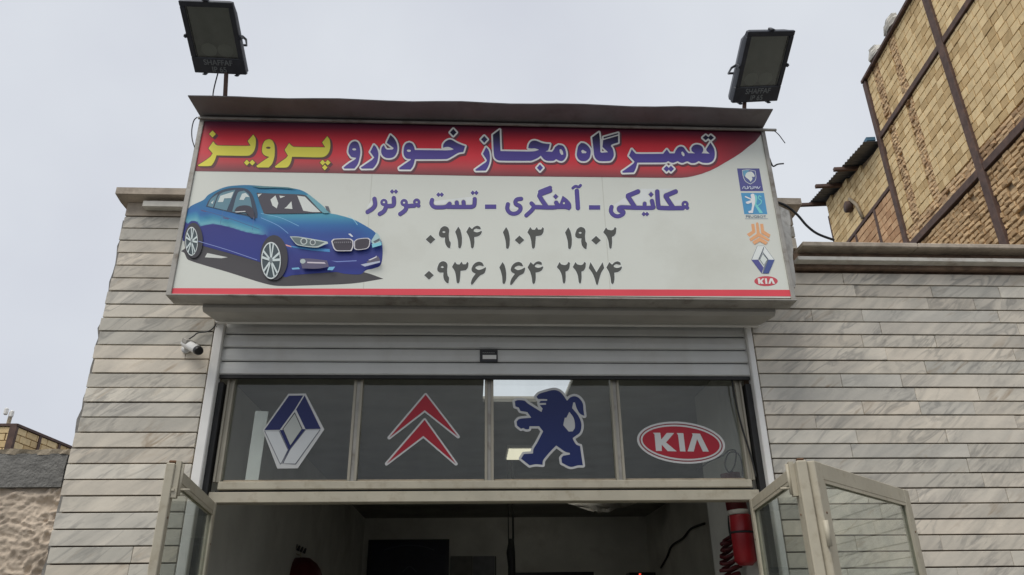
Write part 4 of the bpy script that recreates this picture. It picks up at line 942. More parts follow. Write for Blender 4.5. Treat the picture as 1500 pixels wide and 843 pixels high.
# ------------------------------------------------------------------ floodlights
def floodlight(c, eul, w, h, pole_base, label, cable):
    t_ = thing('floodlight', label, 'floodlight', pole_base, 'floodlights on top of the signboard')
    a, b_, c_ = [math.radians(v) for v in eul]
    M = Matrix.Translation(c) @ (Matrix.Rotation(c_, 4, 'Z') @ Matrix.Rotation(b_, 4, 'Y') @ Matrix.Rotation(a, 4, 'X'))
    x, z = w/2, h/2; fr = .038; zg = -z+h*.225                    # local: face in XZ, front is -Y
    bz = MB(); d0, d1 = -.012, .018
    bz.box((-x, d0, -z), (x, d1, zg), M, bev=.004); bz.box((-x, d0, z-fr), (x, d1, z), M, bev=.004); bz.box((-x, d0, zg+.0005), (-x+fr, d1, z-fr-.0005), M, bev=.004); bz.box((x-fr, d0, zg+.0005), (x, d1, z-fr-.0005), M, bev=.004)
    bezel = bz.build('bezel', M_lamp, t_)
    hs = MB(); prof = [(-x+.008, .0185), (-x+.012, .06), (-x+.05, .13), (x-.05, .13), (x-.012, .06), (x-.008, .0185)]
    n = len(prof); vs = []
    for zz, k in ((-z+.006, 1), (-z+.02, 1), (z-.09, 1), (z-.006, .35)):
        for px_, py_ in prof: vs.append((px_, .0185+(py_-.0185)*k, zz))
    fs = [(r*n+i, r*n+i+1, (r+1)*n+i+1, (r+1)*n+i) for r in range(3) for i in range(n-1)] + [tuple(range(n-1, -1, -1)), tuple(range(3*n, 4*n))]
    fs += [(r*n+n-1, r*n, (r+1)*n, (r+1)*n+n-1) for r in range(3)]
    hs.add(vs, fs, M).build('housing', M_lamp, t_)
    gl = MB().box((-x+fr+.001, -.004, zg+.001), (x-fr-.001, .002, z-fr-.001), M).build('glass', MATS['lamp_front'], t_)
    rf = MB(); rf.box((-x+fr+.002, .0165, zg+.002), (x-fr-.002, .018, z-fr-.002), M); rf.build('reflector', M_lampglass, t_)
    for s_ in (-1, 1):
        lp = MB(); vs = [(s_*.062, .0045, zg+.05)]; k = 16
        for i in range(k): an = 2*math.pi*i/k; vs.append((s_*.062+.06*math.cos(an), .016, zg+.05+.048*math.sin(an)))
        lp.add(vs, [(0, 1+i, 1+(i+1) % k) for i in range(k)], M, smooth=True).build('reflector_bowl', M_reflector, t_)
    for px_, pz_, sx, sz in ((0, z+.008, .028, .016), (-x-.008, .01, .016, .026), (x+.008, .01, .016, .026), (-x*.62, -z-.008, .022, .014), (x*.62, -z-.008, .022, .014)):
        cb = MB().box((px_-sx/2, -.016, pz_-sz/2), (px_+sx/2, .03, pz_+sz/2), M, bev=.003); cb.tube([(px_-sx*.7, -.012, pz_), (px_+sx*.7, -.012, pz_)], .005, 6, M); cb.build('clip', M_lamp, t_)
    for body, zz, s_ in (('SHAFFAF', zg-.034, .052), ('IP 65', zg-.085, .052)):
        text_mesh(body, M @ Matrix.Translation((0, -.0125, zz)) @ Matrix.Rotation(math.pi/2, 4, 'X'), M_lampfont, 'lettering', bezel, bold=.0005, size=s_*1.08)
    # yoke and pole
    br = MB(); yk = [(-x-.002, .04, .01), (-x+.004, .10, -.03), (-x+.05, .19, -.10), (x-.05, .19, -.10), (x-.004, .10, -.03), (x+.002, .04, .01)]
    br.tube(yk, .009, 6, M).build('yoke', M_lamp, t_)
    top = M @ Vector((0, .19, -.10)); pb_ = Vector(pole_base)
    MB().tube([pb_, top], .016, 8).build('pole', M_steel, t_)
    if cable:
        q0 = M @ Vector((-.06, .10, -z)); pts = [q0, q0*.6+pb_*.4+Vector((-.05, 0, -.03)), q0*.3+pb_*.7+Vector((-.06, -.01, 0)), pb_+Vector((-.03, 0, .01))]
        MB().tube(catmull(pts), .005, 6).build('lamp_cable', M_cable, t_)
    return t_
fg = bpy.data.materials.new('lamp_front'); fg.use_nodes = True; N_ = fg.node_tree.nodes; L2_ = fg.node_tree.links; N_.clear()
o_ = N_.new('ShaderNodeOutputMaterial'); ta = N_.new('ShaderNodeBsdfTransparent'); ta.inputs[0].default_value = (.8, .82, .8, 1); gb = N_.new('ShaderNodeBsdfGlossy'); gb.inputs['Roughness'].default_value = .08
fz = N_.new('ShaderNodeFresnel'); fz.inputs[0].default_value = 1.45; mm_ = N_.new('ShaderNodeMixShader')
L2_.new(fz.outputs[0], mm_.inputs[0]); L2_.new(ta.outputs[0], mm_.inputs[1]); L2_.new(gb.outputs[0], mm_.inputs[2]); L2_.new(mm_.outputs[0], o_.inputs[0]); MATS['lamp_front'] = fg
floodlight((-1.872, 4.25, 5.517), (58.7, 6.4, -5.8), .395, .51, (-1.80, 4.50, 5.02), 'black floodlight on the left end of the sign roof', True)
floodlight((2.122, 4.25, 5.382), (56.1, -12.4, 10.1), .40, .523, (2.02, 4.52, 5.02), 'black floodlight on the right end of the sign roof', False)

# ------------------------------------------------------------------ loose wires on the sign
q = lambda x, y, Y: tuple(onY(x, y, Y))
def loose(pts, Y, r, label, cat='wire', name='hanging_wire', mat=M_cable):
    o = wire(name, [q(x, y, Y) for x, y in pts], r, mat); return tag(o, label, cat)
loose([(289, 172), (284, 177), (281, 190), (281.5, 204), (285, 216)], 4.49, .004, 'thin dark wire looping down the left edge of the signboard')
o = loose([(1127, 190), (1134, 192), (1141, 198), (1147, 206), (1150, 210)], 4.48, .0035, 'thin wire with a dark tip dangling from the top right sign corner')
o = loose([(1127, 232), (1130, 240), (1133, 244), (1139, 241), (1148, 240)], 4.5, .006, 'short black twisted wire end sticking out halfway down the right sign edge')
loose([(1137, 296), (1152, 302), (1168, 315), (1182, 331), (1198, 343), (1222, 352)], 4.86, .010, 'thick black cable sagging from the sign to the right coping', 'cable', 'power_cable')

# ------------------------------------------------------------------ security camera
cc = thing('security_camera', 'small white bullet security camera on the left marble pier', 'security camera', tuple(onY(272, 505, 4.99)))
c0 = Vector(onY(272, 503, 4.95)); c1 = Vector(onY(291, 514, 4.83)); ax_ = (c1-c0).normalized()
R_ = ax_.to_track_quat('X', 'Z').to_matrix().to_4x4(); Mc = Matrix.Translation(c0) @ R_
Lc = (c1-c0).length
sec = [(math.cos(a)*.033*(1 if math.sin(a) < .3 else .95), math.sin(a)*.031) for a in np.linspace(0, 2*math.pi, 16, endpoint=False)]
def loft(rows, M, mb):
    n = len(rows[0]); vs = [p for r in rows for p in r]; fs = [(i*n+k, i*n+(k+1) % n, (i+1)*n+(k+1) % n, (i+1)*n+k) for i in range(len(rows)-1) for k in range(n)]
    fs += [tuple(range(n-1, -1, -1)), tuple((len(rows)-1)*n+k for k in range(n))]; return mb.add(vs, fs, M, smooth=False)
loft([[(xx, a*k, b*k) for a, b in sec] for xx, k in ((-.02, .6), (-.012, .9), (.0, 1), (Lc*.8, 1), (Lc*.92, 1.03))], Mc, MB()).build('body', M_white, cc)
loft([[(xx, a*k, b*k) for a, b in sec] for xx, k in ((Lc*.92+.0005, 1.0), (Lc*1.02, .98), (Lc*1.06, .86))], Mc, MB()).build('lens_face', M_black, cc)
MB().box((.002, -.036, .0), (Lc*.35, .036, .034), Mc, bev=.004).build('rear_band', M_signframe, cc)
wp = Vector((c0.x-.005, 4.998, c0.z-.03)); MB().tube([wp, wp+Vector((0, -.02, 0))], .03, 12).build('mount_plate', M_white, cc)
MB().tube([wp+Vector((0, -.018, 0)), Mc @ Vector((.01, 0, -.02))], .011, 8).build('mount_arm', M_white, cc)
wire('camera_lead', [tuple(Mc @ Vector((-.015, 0, .01))), q(283, 493, 4.97), q(290, 488, 4.985), q(304, 486, 4.985), q(313, 480, 4.985), q(318, 472, 4.97), q(317, 468, 4.955)], .0045, M_cable, cc)

# ------------------------------------------------------------------ rough wall of the left neighbour
nb = thing('neighbour_wall', 'rough mud plastered wall topped with grey concrete block at the left', 'wall', (-4, 5.2, 0))
NY = 5.13
zt_, zm_ = float(onY(50, 664, NY)[2]), float(onY(50, 716, NY)[2])
def rough_sheet(x0, x1, z0, z1, y, amp, step, sx=1.0, octaves=((2, .7), (5, .6), (11, .55), (23, .4), (41, .25))):
    xs = np.arange(x0, x1+1e-6, step); zs = np.arange(z0, z1+1e-6, step); X, Z = np.meshgrid(xs, zs); D = np.zeros_like(X)
    for f_, a_ in octaves:
        for _ in range(4):
            th = RNG.uniform(-.7, .7); ph_ = RNG.uniform(0, 6.28); wv = 2*math.pi*f_*RNG.uniform(.75, 1.3)
            D += a_*.5*np.sin(wv*(X*math.sin(th)*.8+Z*math.cos(th))+ph_+1.8*np.sin(wv*.37*X+ph_*2)+1.1*np.sin(wv*.23*Z+ph_))
    n, m = X.shape; vs = [(X[i, j], y-amp*D[i, j], Z[i, j]) for i in range(n) for j in range(m)]
    fs = [(i*m+j, i*m+j+1, (i+1)*m+j+1, (i+1)*m+j) for i in range(n-1) for j in range(m-1)]
    return vs, fs
from mathutils import noise as mnoise
vs, fs = rough_sheet(-3.7, XL-.02, 1.5, zm_+.01, NY+.02, 0, .0085)
def mud_relief(x, z):
    w1 = mnoise.noise(Vector((x*3, z*3, 1.7))); w2 = mnoise.noise(Vector((x*3, z*3, 9.1)))
    a = mnoise.ridged_multi_fractal(Vector((x*7+w1*2.4+z*4, z*15+w2*3.0, 3.3)), .75, 2.1, 6, 1.0, 2.0)
    return (.020*a+.02*mnoise.noise(Vector((x*2.2, z*2.2, 5.5)))+.010*mnoise.noise(Vector((x*28, z*40, .5)))+.006*mnoise.noise(Vector((x*55, z*60, 4.5))))
vs = [(x, y+.025-mud_relief(x, z), z) for x, y, z in vs]
MB().add(vs, fs, smooth=True).build('mud_plaster', M_mud, nb)
MB().box((-12, NY+.06, 0), (XL-.025, NY+.3, zm_-.01)).build('core', M_mud, nb)
MB().box((-12, NY-.0, 0), (-3.69, NY+.058, zm_)).build('mud_plaster', M_mud, nb)
xe = float(onY(97, 690, NY)[0])
vs, fs = rough_sheet(-3.4, xe, zm_+.008, zt_, NY-.012, .0028, .012)
bk = MB().add(vs, fs, smooth=True); bk.box((-3.4, NY+.0, zm_+.008), (xe, NY+.2, zt_)); bk.build('concrete_block', M_cblock, nb)
for a, b in ((-3.81, -3.41), (-4.22, -3.82), (-4.63, -4.23)): MB().box((a, NY-.01, zm_+.008), (b, NY+.2, zt_), bev=.006).build('concrete_block', M_cblock, nb)
cm = MB(); nx = 60; vs = []
for i in range(nx+1):
    x = -4.7+(xe+.03+4.7)*i/nx
    vs += [(x, NY-.012+random.uniform(-.012, .006), zt_-.004+random.uniform(-.012, .002)), (x, NY-.02+random.uniform(-.004, .004), zt_+.022+random.uniform(-.005, .005)), (x, NY+.1, zt_+.034+random.uniform(-.006, .006)), (x, NY+.21, zt_+.02), (x, NY+.21, zt_+.001)]
fs = [(i*5+k, i*5+(k+1) % 5, i*5+5+(k+1) % 5, i*5+5+k) for i in range(nx) for k in range(5)] + [(4, 3, 2, 1, 0), tuple(nx*5+k for k in range(5))]
cm.add(vs, fs).build('mortar_cap', M_cap, nb)

# ------------------------------------------------------------------ unfinished brick building at the right
BA = math.radians(6.24); gd = Vector((math.sin(BA), math.cos(BA), 0)); nn = Vector((gd.y, -gd.x, 0)); BD = 8.5
MBk = Matrix.Translation(nn*BD) @ Matrix.Rotation(math.pi/2-BA, 4, 'Z')       # local: x = along the wall, y = towards the street, z = up
bb = thing('brick_building', 'unfinished steel framed building with pale clay block walls behind the right wall', 'building', tuple(MBk @ Vector((13, -2, 0))))
S0, SA, SB, SE = 5.0, 16.06, 12.74, 20.0
EAVE, B1, B2, LB = 14.45, 12.70, 9.57, 11.34
core = MB(); core.box((S0, -.30, 0), (SA, -.05, EAVE-.02), MBk); core.add([(SA+.001, -.30, 0), (SE-.02, -.30, 0), (SE-.02, -.05, 0), (SA+.001, -.05, 0), (SA+.001, -.30, 12.55), (SE-.02, -.30, 13.2), (SE-.02, -.05, 13.2), (SA+.001, -.05, 12.55)], [(0, 1, 2, 3), (4, 5, 6, 7), (0, 1, 5, 4), (1, 2, 6, 5), (2, 3, 7, 6), (3, 0, 4, 7)], MBk)
core.build('wall_core', M_wallmortar, bb)
bk = MB(); bk.box((S0, -9, 0), (S0+.2, -.301, EAVE-.1), MBk); bk.box((SE-.25, -9, 0), (SE-.03, -.301, 12.9), MBk); bk.box((S0, -9.2, 0), (SE, -9.001, 12.9), MBk); bk.build('rear_wall', M_wallmortar, bb)
# blocks
def chamfer_block(hx, hy, hz, bv):
    f_ = [(-hx+bv, hy, -hz+bv), (hx-bv, hy, -hz+bv), (hx-bv, hy, hz-bv), (-hx+bv, hy, hz-bv)]; m_ = [(-hx, hy-bv, -hz), (hx, hy-bv, -hz), (hx, hy-bv, hz), (-hx, hy-bv, hz)]; r_ = [(-hx, -hy, -hz), (hx, -hy, -hz), (hx, -hy, hz), (-hx, -hy, hz)]
    v = f_+m_+r_; f = [(0, 1, 2, 3)] + [(i, 4+i, 4+(i+1) % 4, (i+1) % 4) for i in range(4)] + [(4+i, 8+i, 8+(i+1) % 4, 4+(i+1) % 4) for i in range(4)]
    return v, f
strips = [(14.30, 14.62), (15.28, 15.62)]
jobs = []                                            # (s0, s1, z0, z1, material kind)
def course(s0, s1, z, hgt, wid, kind, tops=None):
    s = s0-random.uniform(0, wid*.7)
    while s < s1:
        e_ = s+wid*random.uniform(.82, 1.12); a, b = max(s, s0), min(e_, s1)
        if b-a > .05:
            mid = (a+b)/2
            if tops is None or z+hgt < tops(mid)+.02: jobs.append((a, b, z, z+hgt, kind))
        s = e_
def panel(s0, s1, z0, z1, hgt, wid, kind, tops=None):
    z = z0
    while z < z1-.04:
        h_ = min(hgt*random.uniform(.96, 1.04), z1-z); cuts = [s0]+[v for st in strips for v in st if s0 < v < s1 and kind == 'pale' and s1 <= SA]+[s1]
        for a, b in zip(cuts[:-1], cuts[1:]):
            m_ = (a+b)/2
            if kind == 'pale' and any(st[0] <= m_ <= st[1] for st in strips) and s1 <= SA:
                zz = z
                while zz < z+h_-.03: course(a, b, zz, h_/2, .17, 'strip'); zz += h_/2
            else: course(a, b, z, h_, wid, kind, tops)
        z += h_
cw = .085
lowtop = lambda s: 12.55+(s-SA)*.165
panel(S0+.2, SB-cw, B1+.09, EAVE, .195, .27, 'pale'); panel(SB+cw, SA-cw, B1+.09, EAVE, .195, .27, 'pale')
panel(S0+.2, SB-cw, B2+.42, B1-.09, .195, .27, 'pale'); panel(SB+cw, SA-cw, B2+.42, B1-.09, .195, .27, 'pale')
panel(SA+cw, SE, LB+.06, 13.3, .195, .27, 'pale', lowtop); panel(SA+cw, SE, 7.0, LB-.06, .195, .25, 'red')
panel(S0+.2, SB-cw, 6.0, B2-.09, .115, .21, 'brown'); panel(SB+cw, SA-cw, 6.0, B2-.09, .115, .21, 'brown')
panel(S0+.2, SB-cw, B2+.09, B2+.41, .105, .2, 'strip'); panel(SB+cw, SA-cw, B2+.09, B2+.41, .105, .2, 'strip')
# the ones that show largest are individuals, the rest is one mesh per kind
def shows(j):
    c = MBk @ Vector(((j[0]+j[1])/2, 0, (j[2]+j[3])/2)); u, v = proj(c)
    if not (-5 < u < 1505 and -8 < v < 352): return 0
    a = proj(MBk @ Vector((j[0], 0, j[2]))); b = proj(MBk @ Vector((j[1], 0, j[3]))); return abs((a[0]-b[0])*(a[1]-b[1]))+.001
big = sorted([j for j in jobs if j[4] in ('pale', 'red') and shows(j) > 0], key=shows, reverse=True)[:290]; bigset = set(map(id, big))
KM = {'pale': M_block, 'red': M_blockred, 'brown': M_smallbrick, 'strip': M_strip}
variants = {}
for k in ('pale', 'red'):
    for i in range(6):
        mb = MB(); v, f = chamfer_block(.5, .5, .5, .04); v = [(x, y+random.uniform(-.04, .04)*(y > .3), z) for x, y, z in v]
        variants[(k, i)] = mb.add(v, f).mesh('clay_block', KM[k], (0, 0, 0))[0]
for j in big:
    o = link(bpy.data.objects.new('clay_block', variants[(j[4], random.randrange(6))])); gap = .018
    M = MBk @ Matrix.Translation(((j[0]+j[1])/2, -.035+random.uniform(-.004, .005), (j[2]+j[3])/2)) @ Matrix.Rotation(random.uniform(-.006, .006), 4, 'Y') @ Matrix.Diagonal((j[1]-j[0]-gap, .09, j[3]-j[2]-gap, 1))
    place(o, M, bb)
for k in KM:
    mb = MB()
    for j in jobs:
        if j[4] != k or id(j) in bigset: continue
        rough = k in ('brown', 'strip'); gap = .018 if k == 'pale' or k == 'red' else .02 if k == 'brown' else .012; hx, hz = (j[1]-j[0]-gap)/2, (j[3]-j[2]-gap)/2
        if hx < .02 or random.random() < (.02 if rough else .004): continue
        v, f = chamfer_block(hx, .045, hz, .006 if not rough else .014)
        if rough: v = [(x+random.uniform(-.006, .006), y+random.uniform(-.012, .012)*(y > 0), z+random.uniform(-.006, .006)) for x, y, z in v]
        M = MBk @ Matrix.Translation(((j[0]+j[1])/2, -.035+random.uniform(-.016, .016)*(1 if rough else .3), (j[2]+j[3])/2)) @ Matrix.Rotation(random.uniform(-.03, .03)*rough, 4, 'Y')
        mb.add(v, f, M)
    if mb.v: tag(mb.build('brickwork', KM[k], bb), kind='stuff')
# steel frame
def steel(s0, s1, z0, z1, y1=.055, name='steel_beam'):
    b = MB().box((s0, -.06, z0), (s1, y1, z1), MBk, bev=.008); o = b.build(name, M_steel, bb); return o
for s_, w2, top in ((SA, .085, EAVE-.02), (SB, .105, EAVE+.0), (9.4, .105, EAVE)):
    steel(s_-w2, s_+w2, 0, top, .07, 'steel_column')
for z_, hh in ((B1, .075), (B2, .085)):
    for a, b in ((S0, 9.4-.106), (9.4+.106, SB-.106), (SB+.106, SA-.086)): steel(a, b, z_-hh, z_+hh)
steel(SA+.086, SE, LB-.05, LB+.05, .03); steel(17.18, 17.30, 7.0, LB-.051, .03, 'steel_column'); steel(18.5, 18.6, 7.0, LB-.051, .028, 'steel_column'); steel(SE-.02, SE+.06, 7.0, 12.7, .02, 'steel_column')
# rough eave strip and lumps of mortar on top
for a, b in ((S0, 9.3), (9.31, SB+.2), (SB+.21, SA+.09)):
    MB().box((a, -.32, EAVE+.001), (b, .10, EAVE+.10), MBk, bev=.015).build('eave_course', M_steel, bb)
for s_, sz in ((14.25, .34), (15.3, .30)):
    mb = MB(); vs = []; k = 10
    for r in range(6):
        for i in range(k):
            an = 2*math.pi*i/k; rr = sz*(1-.07*r)*random.uniform(.7, 1.15); vs.append((s_+rr*math.cos(an), -.02+rr*.6*math.sin(an), EAVE+.10+r*.065+random.uniform(-.03, .03)*(r > 0)))
    fs = [(r*k+i, r*k+(i+1) % k, (r+1)*k+(i+1) % k, (r+1)*k+i) for r in range(5) for i in range(k)] + [tuple(range(5*k, 6*k)), tuple(range(k-1, -1, -1))]
    mb.add(vs, fs, MBk).build('mortar_lump', M_stonepale, bb)
# lean-to roof of the lower part: corrugated sheet on timbers that stick out
rs = MB(); n_ = 70; vs = []
for i in range(n_+1):
    s_ = SA+.1+(SE+.35-SA-.1)*i/n_; zz = 12.62+(s_-SA)*.165; cz = .025*math.sin(i*2.2)
    vs += [(s_, -2.6, zz+.05+cz), (s_, .38, zz+.02+cz), (s_, .38, zz+.03+cz), (s_, -2.6, zz+.06+cz)]
fs = [(i*4+k, i*4+(k+1) % 4, i*4+4+(k+1) % 4, i*4+4+k) for i in range(n_) for k in range(4)] + [(0, 1, 2, 3), (n_*4+3, n_*4+2, n_*4+1, n_*4)]
rs.add(vs, fs, MBk).build('roof_sheet', M_roofsheet, bb)
MB().box((SA+.1, .08, 12.70), (SA+.28, .3, 12.80), MBk).build('blue_tarp', material('blue_tarp', (.07, .17, .26, 1), .6, .2, 10), bb)
for s_, ln_ in ((17.6, .55), (18.75, .75), (SE+.2, .95)):
    zz = 12.55+(s_-SA)*.165; MB().box((s_-.05, -2.4, zz-.06), (s_+.05, .36+ln_*.5, zz+.035), MBk, bev=.006).build('rafter', M_steel, bb)
hp_ = MBk @ Vector((18.6, .0, 12.05))
MB().tube([MBk @ Vector((18.35, .05, 12.3)), MBk @ Vector((18.0, .06, 11.9)), MBk @ Vector((17.85, .05, LB+.06))], .045, 8).build('pipe_chase', M_cap, bb)
MB().tube([MBk @ Vector((18.45, -.04, 12.1)), MBk @ Vector((18.45, .16, 12.1))], .16, 10).build('flue_stub', M_steel, bb)

# ------------------------------------------------------------------ far brick house at the left, with antenna
zc_ = float(onY(24, 625, 30)[2]); C0 = onZ(24, 625, zc_); C1 = onZ(112, 661, zc_); CLf = onZ(-60, 625, zc_)
fh = thing('brick_house', 'far pale brick house with dark steel corner posts at the left edge', 'house', (C0[0], C0[1], 0))
def wall_frame(A, B):
    A = Vector((A[0], A[1], 0)); B = Vector((B[0], B[1], 0)); d = B-A; return Matrix.Translation(A) @ Matrix.Rotation(math.atan2(d.y, d.x), 4, 'Z'), d.length
for (A, B, posts) in ((CLf, C0, ()), (C0, C1, (.0, .36, .68))):
    M, L = wall_frame(A, B)
    MB().box((0, .03, 0), (L, .3, zc_-.01), M).build('wall', M_wallmortar, fh)
    z = zc_-.28; r_ = 0
    while z > zc_-3.2:
        s_ = -(r_ % 2)*.35
        while s_ < L:
            a, b = max(0, s_), min(L, s_+.72)
            if b-a > .1:
                u, v = proj(M @ Vector(((a+b)/2, 0, z)));
                if -20 < u < 130:
                    vv, ff = chamfer_block((b-a)/2-.015, .05, .125, .012)
                    MB().add([(x+(a+b)/2, -y+.03, zz+z+.14) for x, y, zz in vv], ff, M).build('clay_block', M_block, fh)
            s_ += .74
        z -= .28; r_ += 1
    for p_ in posts: MB().box((p_*L-.08, -.06, 0), (p_*L+.08, .2, zc_-.005), M).build('steel_column', M_steel, fh)
    MB().box((-.05, -.08, zc_), (L+.05, .3, zc_+.10), M).build('roof_edge', M_steel, fh)
ap = Vector(onY(11, 622, 32)); at_ = Vector(onY(16, 608, 32))
an = thing('antenna', 'pale twin panel antenna on a mast above the far brick house', 'antenna', (ap.x, ap.y, zc_))
MB().tube([(ap.x, ap.y, zc_-.5), (at_.x, at_.y, at_.z+.1)], .08, 8).build('mast', M_cap, an)
MB().box((at_.x-.20, at_.y-.25, at_.z-.05), (at_.x-.05, at_.y-.1, at_.z+.25), bev=.04).build('panel', M_alu, an); MB().box((at_.x+.05, at_.y-.25, at_.z-.16), (at_.x+.20, at_.y-.1, at_.z+.14), bev=.04).build('panel', M_alu, an)

# ------------------------------------------------------------------ inside the workshop
def rect(name, pts, Y, mat, parent=None, th=.03, **kw):
    (x0, y0), (x1, y1) = pts; a, b = onY(x0, y0, Y), onY(x1, y1, Y); return MB().box((a[0], Y, b[2]), (b[0], Y+th, a[2])).build(name, mat, parent, **kw)
BW = ROOM_B-.04
po = thing('framed_poster', 'dark framed poster on the back wall of the workshop', 'poster', tuple(onY(598, 870, BW)))
rect('frame', ((540, 791), (656, 900)), BW, M_black, po, .035); rect('print', ((545, 795), (651, 896)), BW-.004, M_poster, po, .003)
e = Print(BW-.006, .001); e.layer(contour(field([('stroke', [(563, 806), (580, 801), (600, 799), (620, 801), (636, 806)], .8), ('stroke', [(590, 838), (600, 830), (610, 838)], .8)], .3, 3), 0), (.05, .055, .075, 1)).build('poster_marks', po)
nbd = thing('notice_board', 'pale double notice board on the back wall beside the dark poster', 'board', tuple(onY(692, 850, BW)))
rect('panel', ((660, 815), (692, 870)), BW, M_board, nbd); rect('panel', ((693, 815), (725, 870)), BW, material('board_grey', (.2, .2, .21, 1), .8, .2, 9), nbd); rect('edge', ((725.3, 815), (727, 870)), BW, M_black, nbd)
ho = thing('chain_hoist', 'dark chain hoist hanging from the workshop ceiling', 'hoist', tuple(onY(748, 843, 9)))
a = onY(751, 735, 9); MB().tube([(a[0], 9, 1.2), (a[0], 9, CEIL+.01)], .012, 6).build('chain', M_dark, ho); MB().tube([(a[0]-.05, 9.01, 1.5), (a[0]-.055, 9.01, CEIL+.01)], .006, 6).build('hand_chain', M_dark, ho)
zt2 = zy(790, 9); MB().tube([(a[0]-.02, 9, zt2), (a[0]-.03, 9, zt2-.15), (a[0]-.02, 9, zt2-.3), (a[0]-.025, 9, 1.6)], [.03, .05, .042, .05], 8).build('chain_bag', M_dark, ho)
tag(rect('shelf_board', ((752, 839), (870, 843.5)), 13.8, M_black, th=.4), 'dark shelf edge along the bottom of the back wall', 'shelf')
dv = thing('charger_box', 'small dark box with a red light on the shelf at the back', 'device', tuple(onY(945, 848, 13.6)))
rect('case', ((922, 839), (962, 860)), 13.6, M_black, dv, .3); rect('indicator', ((936, 840.6), (939, 842)), 13.59, emission('red_led', (1, .08, .04, 1), 1.2), dv, .008)
tag(wire('wall_cable', [tuple(onX(x, y, ROOM_R-.02)) for x, y in ((968, 832), (977, 816), (984, 800), (1000, 789), (1012, 775), (1032, 767))], .016, M_dark), 'dark cable running diagonally over the right inner wall', 'cable')
# red extinguisher-like cylinder, coiled hose and black hose by the right jamb
rc = thing('red_cylinder', 'red steel cylinder with pale band hanging inside the right door jamb', 'cylinder', tuple(onY(1088, 826, 5.4)))
c = onY(1088, 790, 5.4); zt3, zb3 = zy(757, 5.4, 1085), zy(822, 5.4, 1095)
MB().tube([(c[0], 5.4, zb3-.03), (c[0], 5.4, zb3), (c[0], 5.4, zt3), (c[0], 5.4, zt3+.01)], [.045, .076, .076, .072], 20).build('tank', M_redpaint, rc)
MB().tube([(c[0]-.01, 5.4, zt3+.012), (c[0]-.01, 5.4, zt3+.045)], .073, 20).build('band', M_stonepale, rc); MB().tube([(c[0]-.012, 5.4, zt3+.046), (c[0]-.03, 5.4, zt3+.30)], [.073, .07], 20).build('head', material('dark_red', (.12, .012, .015, 1), .5, .2, 8), rc)
MB().tube([(c[0], 5.4, zb3+.18), (c[0], 5.4, zb3+.195)], .079, 20).build('strap', M_dark, rc)
hc = thing('coiled_hose', 'dark red coiled air hose hanging inside the right door jamb', 'hose', tuple(onY(1068, 843, 5.7)))
c = onY(1068, 815, 5.68); pts = []
for i in range(14*10+1):
    an = 2*math.pi*i/14; zz = zy(788, 5.68, 1068)-.045*i/14*1.0; rr = .055+.018*math.sin(i*.83)+.01*math.sin(i*2.3); pts.append((c[0]+rr*math.cos(an), 5.68+rr*.8*math.sin(an), zz+.025*math.cos(an)))
MB().tube(pts, .013, 6).build('coil', M_redhose, hc)
tag(wire('black_hose', [tuple(onY(x, y, 5.7)) for x, y in ((1074, 690), (1070, 735), (1069, 755), (1070, 775), (1073, 790))], .016, M_dark), 'thick black hose hanging above the red coiled hose', 'hose')
# tool rack at the left
tk = thing('tool_rack', 'small wire rack with hanging tools above a dark red machine', 'tool rack', tuple(onY(436, 830, 9)))
a = onY(424, 796, 9); b = onY(448, 806, 9)
rk = MB(); rk.tube([tuple(a), tuple(b)], .008, 6); rk.tube([tuple(onY(420, 806, 9)), tuple(onY(440, 814, 9))], .006, 6); rk.tube([tuple(onY(423, 797, 9)), tuple(onY(420, 830, 9))], .006, 6); rk.tube([tuple(onY(441, 806, 9)), tuple(onY(440, 830, 9))], .006, 6)
rk.build('rack', M_cap, tk)
for i in range(6):
    x = 426+i*4.4; y = 794+i*1.9; MB().tube([tuple(onY(x, y, 8.98)), tuple(onY(x-3, y+7, 8.97))], [.012, .02], 6).build('tool', M_dark, tk)
mc = thing('red_machine', 'dark red rounded machine under the tool rack', 'machine', tuple(onY(440, 843, 9)) )
vs = []; k = 14
for r in range(6):
    for i in range(k):
        an2 = 2*math.pi*i/k; rr = .26*math.sqrt(max(.0, 1-(r/5.3)**2)); p = onY(440, 843, 9); vs.append((p[0]+rr*math.cos(an2), 9+rr*math.sin(an2), p[2]-.12+r*.06))
MB().add(vs, [(r*k+i, r*k+(i+1) % k, (r+1)*k+(i+1) % k, (r+1)*k+i) for r in range(5) for i in range(k)]+[tuple(range(5*k, 6*k)), tuple(range(k-1, -1, -1))], smooth=True).build('hood', M_redhose, mc)
p = onY(440, 843, 9); MB().box((p[0]-.2, 8.85, .15), (p[0]+.2, 9.15, p[2]-.121), bev=.02).build('base', M_dark, mc)
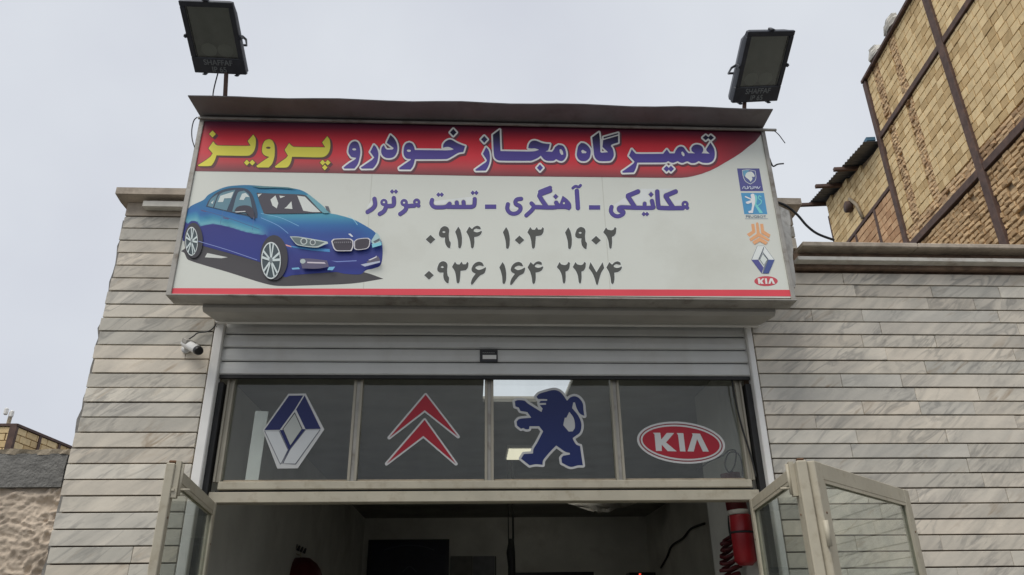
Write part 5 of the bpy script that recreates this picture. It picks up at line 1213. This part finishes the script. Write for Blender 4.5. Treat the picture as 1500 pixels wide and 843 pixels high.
# plaster hanging from the ceiling, tube lamps
pc = MB(); vs = []; k = 16; c = onZ(880, 734, CEIL)
for r, (rr, dz) in enumerate(((.55, -.002), (.5, -.05), (.34, -.10), (.12, -.15))):
    for i in range(k): an2 = 2*math.pi*i/k; vs.append((c[0]+rr*random.uniform(.7, 1.2)*math.cos(an2), c[1]+rr*.5*math.sin(an2), CEIL+dz*random.uniform(.7, 1.3)))
pc.add(vs, [(r*k+i, r*k+(i+1) % k, (r+1)*k+(i+1) % k, (r+1)*k+i) for r in range(3) for i in range(k)]+[tuple(range(3*k, 4*k)), tuple(range(k-1, -1, -1))]).build('loose_plaster', M_stonepale, None, label='pale ragged lump of loose plaster hanging from the workshop ceiling', cat='plaster')
E_tube = emission('lit_tube', (1, .97, .88, 1), 8); E_warm = emission('lit_louvre', (1, .93, .72, 1), .62)
t5 = thing('tube_lamp', 'thin lit tube lamp far back on the workshop ceiling', 'lamp', (1.2, 12.3, CEIL))
a, b = onZ(744, 731, CEIL-.03), onZ(862, 731, CEIL-.03); MB().box((a[0], a[1]-.04, CEIL-.02), (b[0], a[1]+.04, CEIL+.001)).build('batten', M_white, t5); MB().tube([(a[0], a[1], CEIL-.04), (b[0], a[1], CEIL-.04)], .016, 8).build('tube', E_tube, t5)
t6_ = thing('louvre_lamp', 'lit warm louvred ceiling lamp seen behind the lion emblem', 'lamp', (.75, 8.8, CEIL))
a, b = onZ(742, 674, CEIL-.04), onZ(800, 658, CEIL-.04)
x0, x1, y0, y1 = a[0], b[0], min(a[1], b[1]), max(a[1], b[1])
MB().box((x0-.02, y0-.02, CEIL-.03), (x1+.02, y1+.02, CEIL+.001)).build('tray', M_white, t6_)
for i in range(4):
    yy = y0+(y1-y0)*(i+.5)/4; MB().box((x0, yy-(y1-y0)*.075, CEIL-.045), (x1, yy+(y1-y0)*.075, CEIL-.0305)).build('tube', E_warm, t6_)
wp_ = MB(); A = [onY(x, y, 5.16) for x, y in ((374, 602), (393, 603), (378, 705), (359, 704))]
wp_.add([(v[0], 5.16, v[2]) for v in A]+[(v[0], 5.172, v[2]) for v in A], [(0, 1, 2, 3), (7, 6, 5, 4), (0, 4, 5, 1), (1, 5, 6, 2), (2, 6, 7, 3), (3, 7, 4, 0)])
wp_.build('white_board_strip', M_white, label='upright white board strip behind the pane with the diamond emblem', cat='board')
lc_pts = [(1020, 690), (1040, 676), (1058, 668), (1068, 660), (1078, 662), (1076, 682), (1068, 692), (1062, 680), (1068, 664), (1080, 664), (1086, 676), (1088, 698)]
tag(wire('looped_cable', [tuple(onY(x, y, 5.2)) for x, y in lc_pts], .005, M_dark), 'thin dark cable with a loop behind the pane with the oval emblem', 'cable')
tag(wire('shutter_cable', [tuple(onY(x, y, 5.06)) for x, y in ((1072, 556), (1078, 590), (1088, 630), (1100, 668), (1108, 700))], .006, M_dark), 'black cable hanging along the right shutter guide', 'cable')
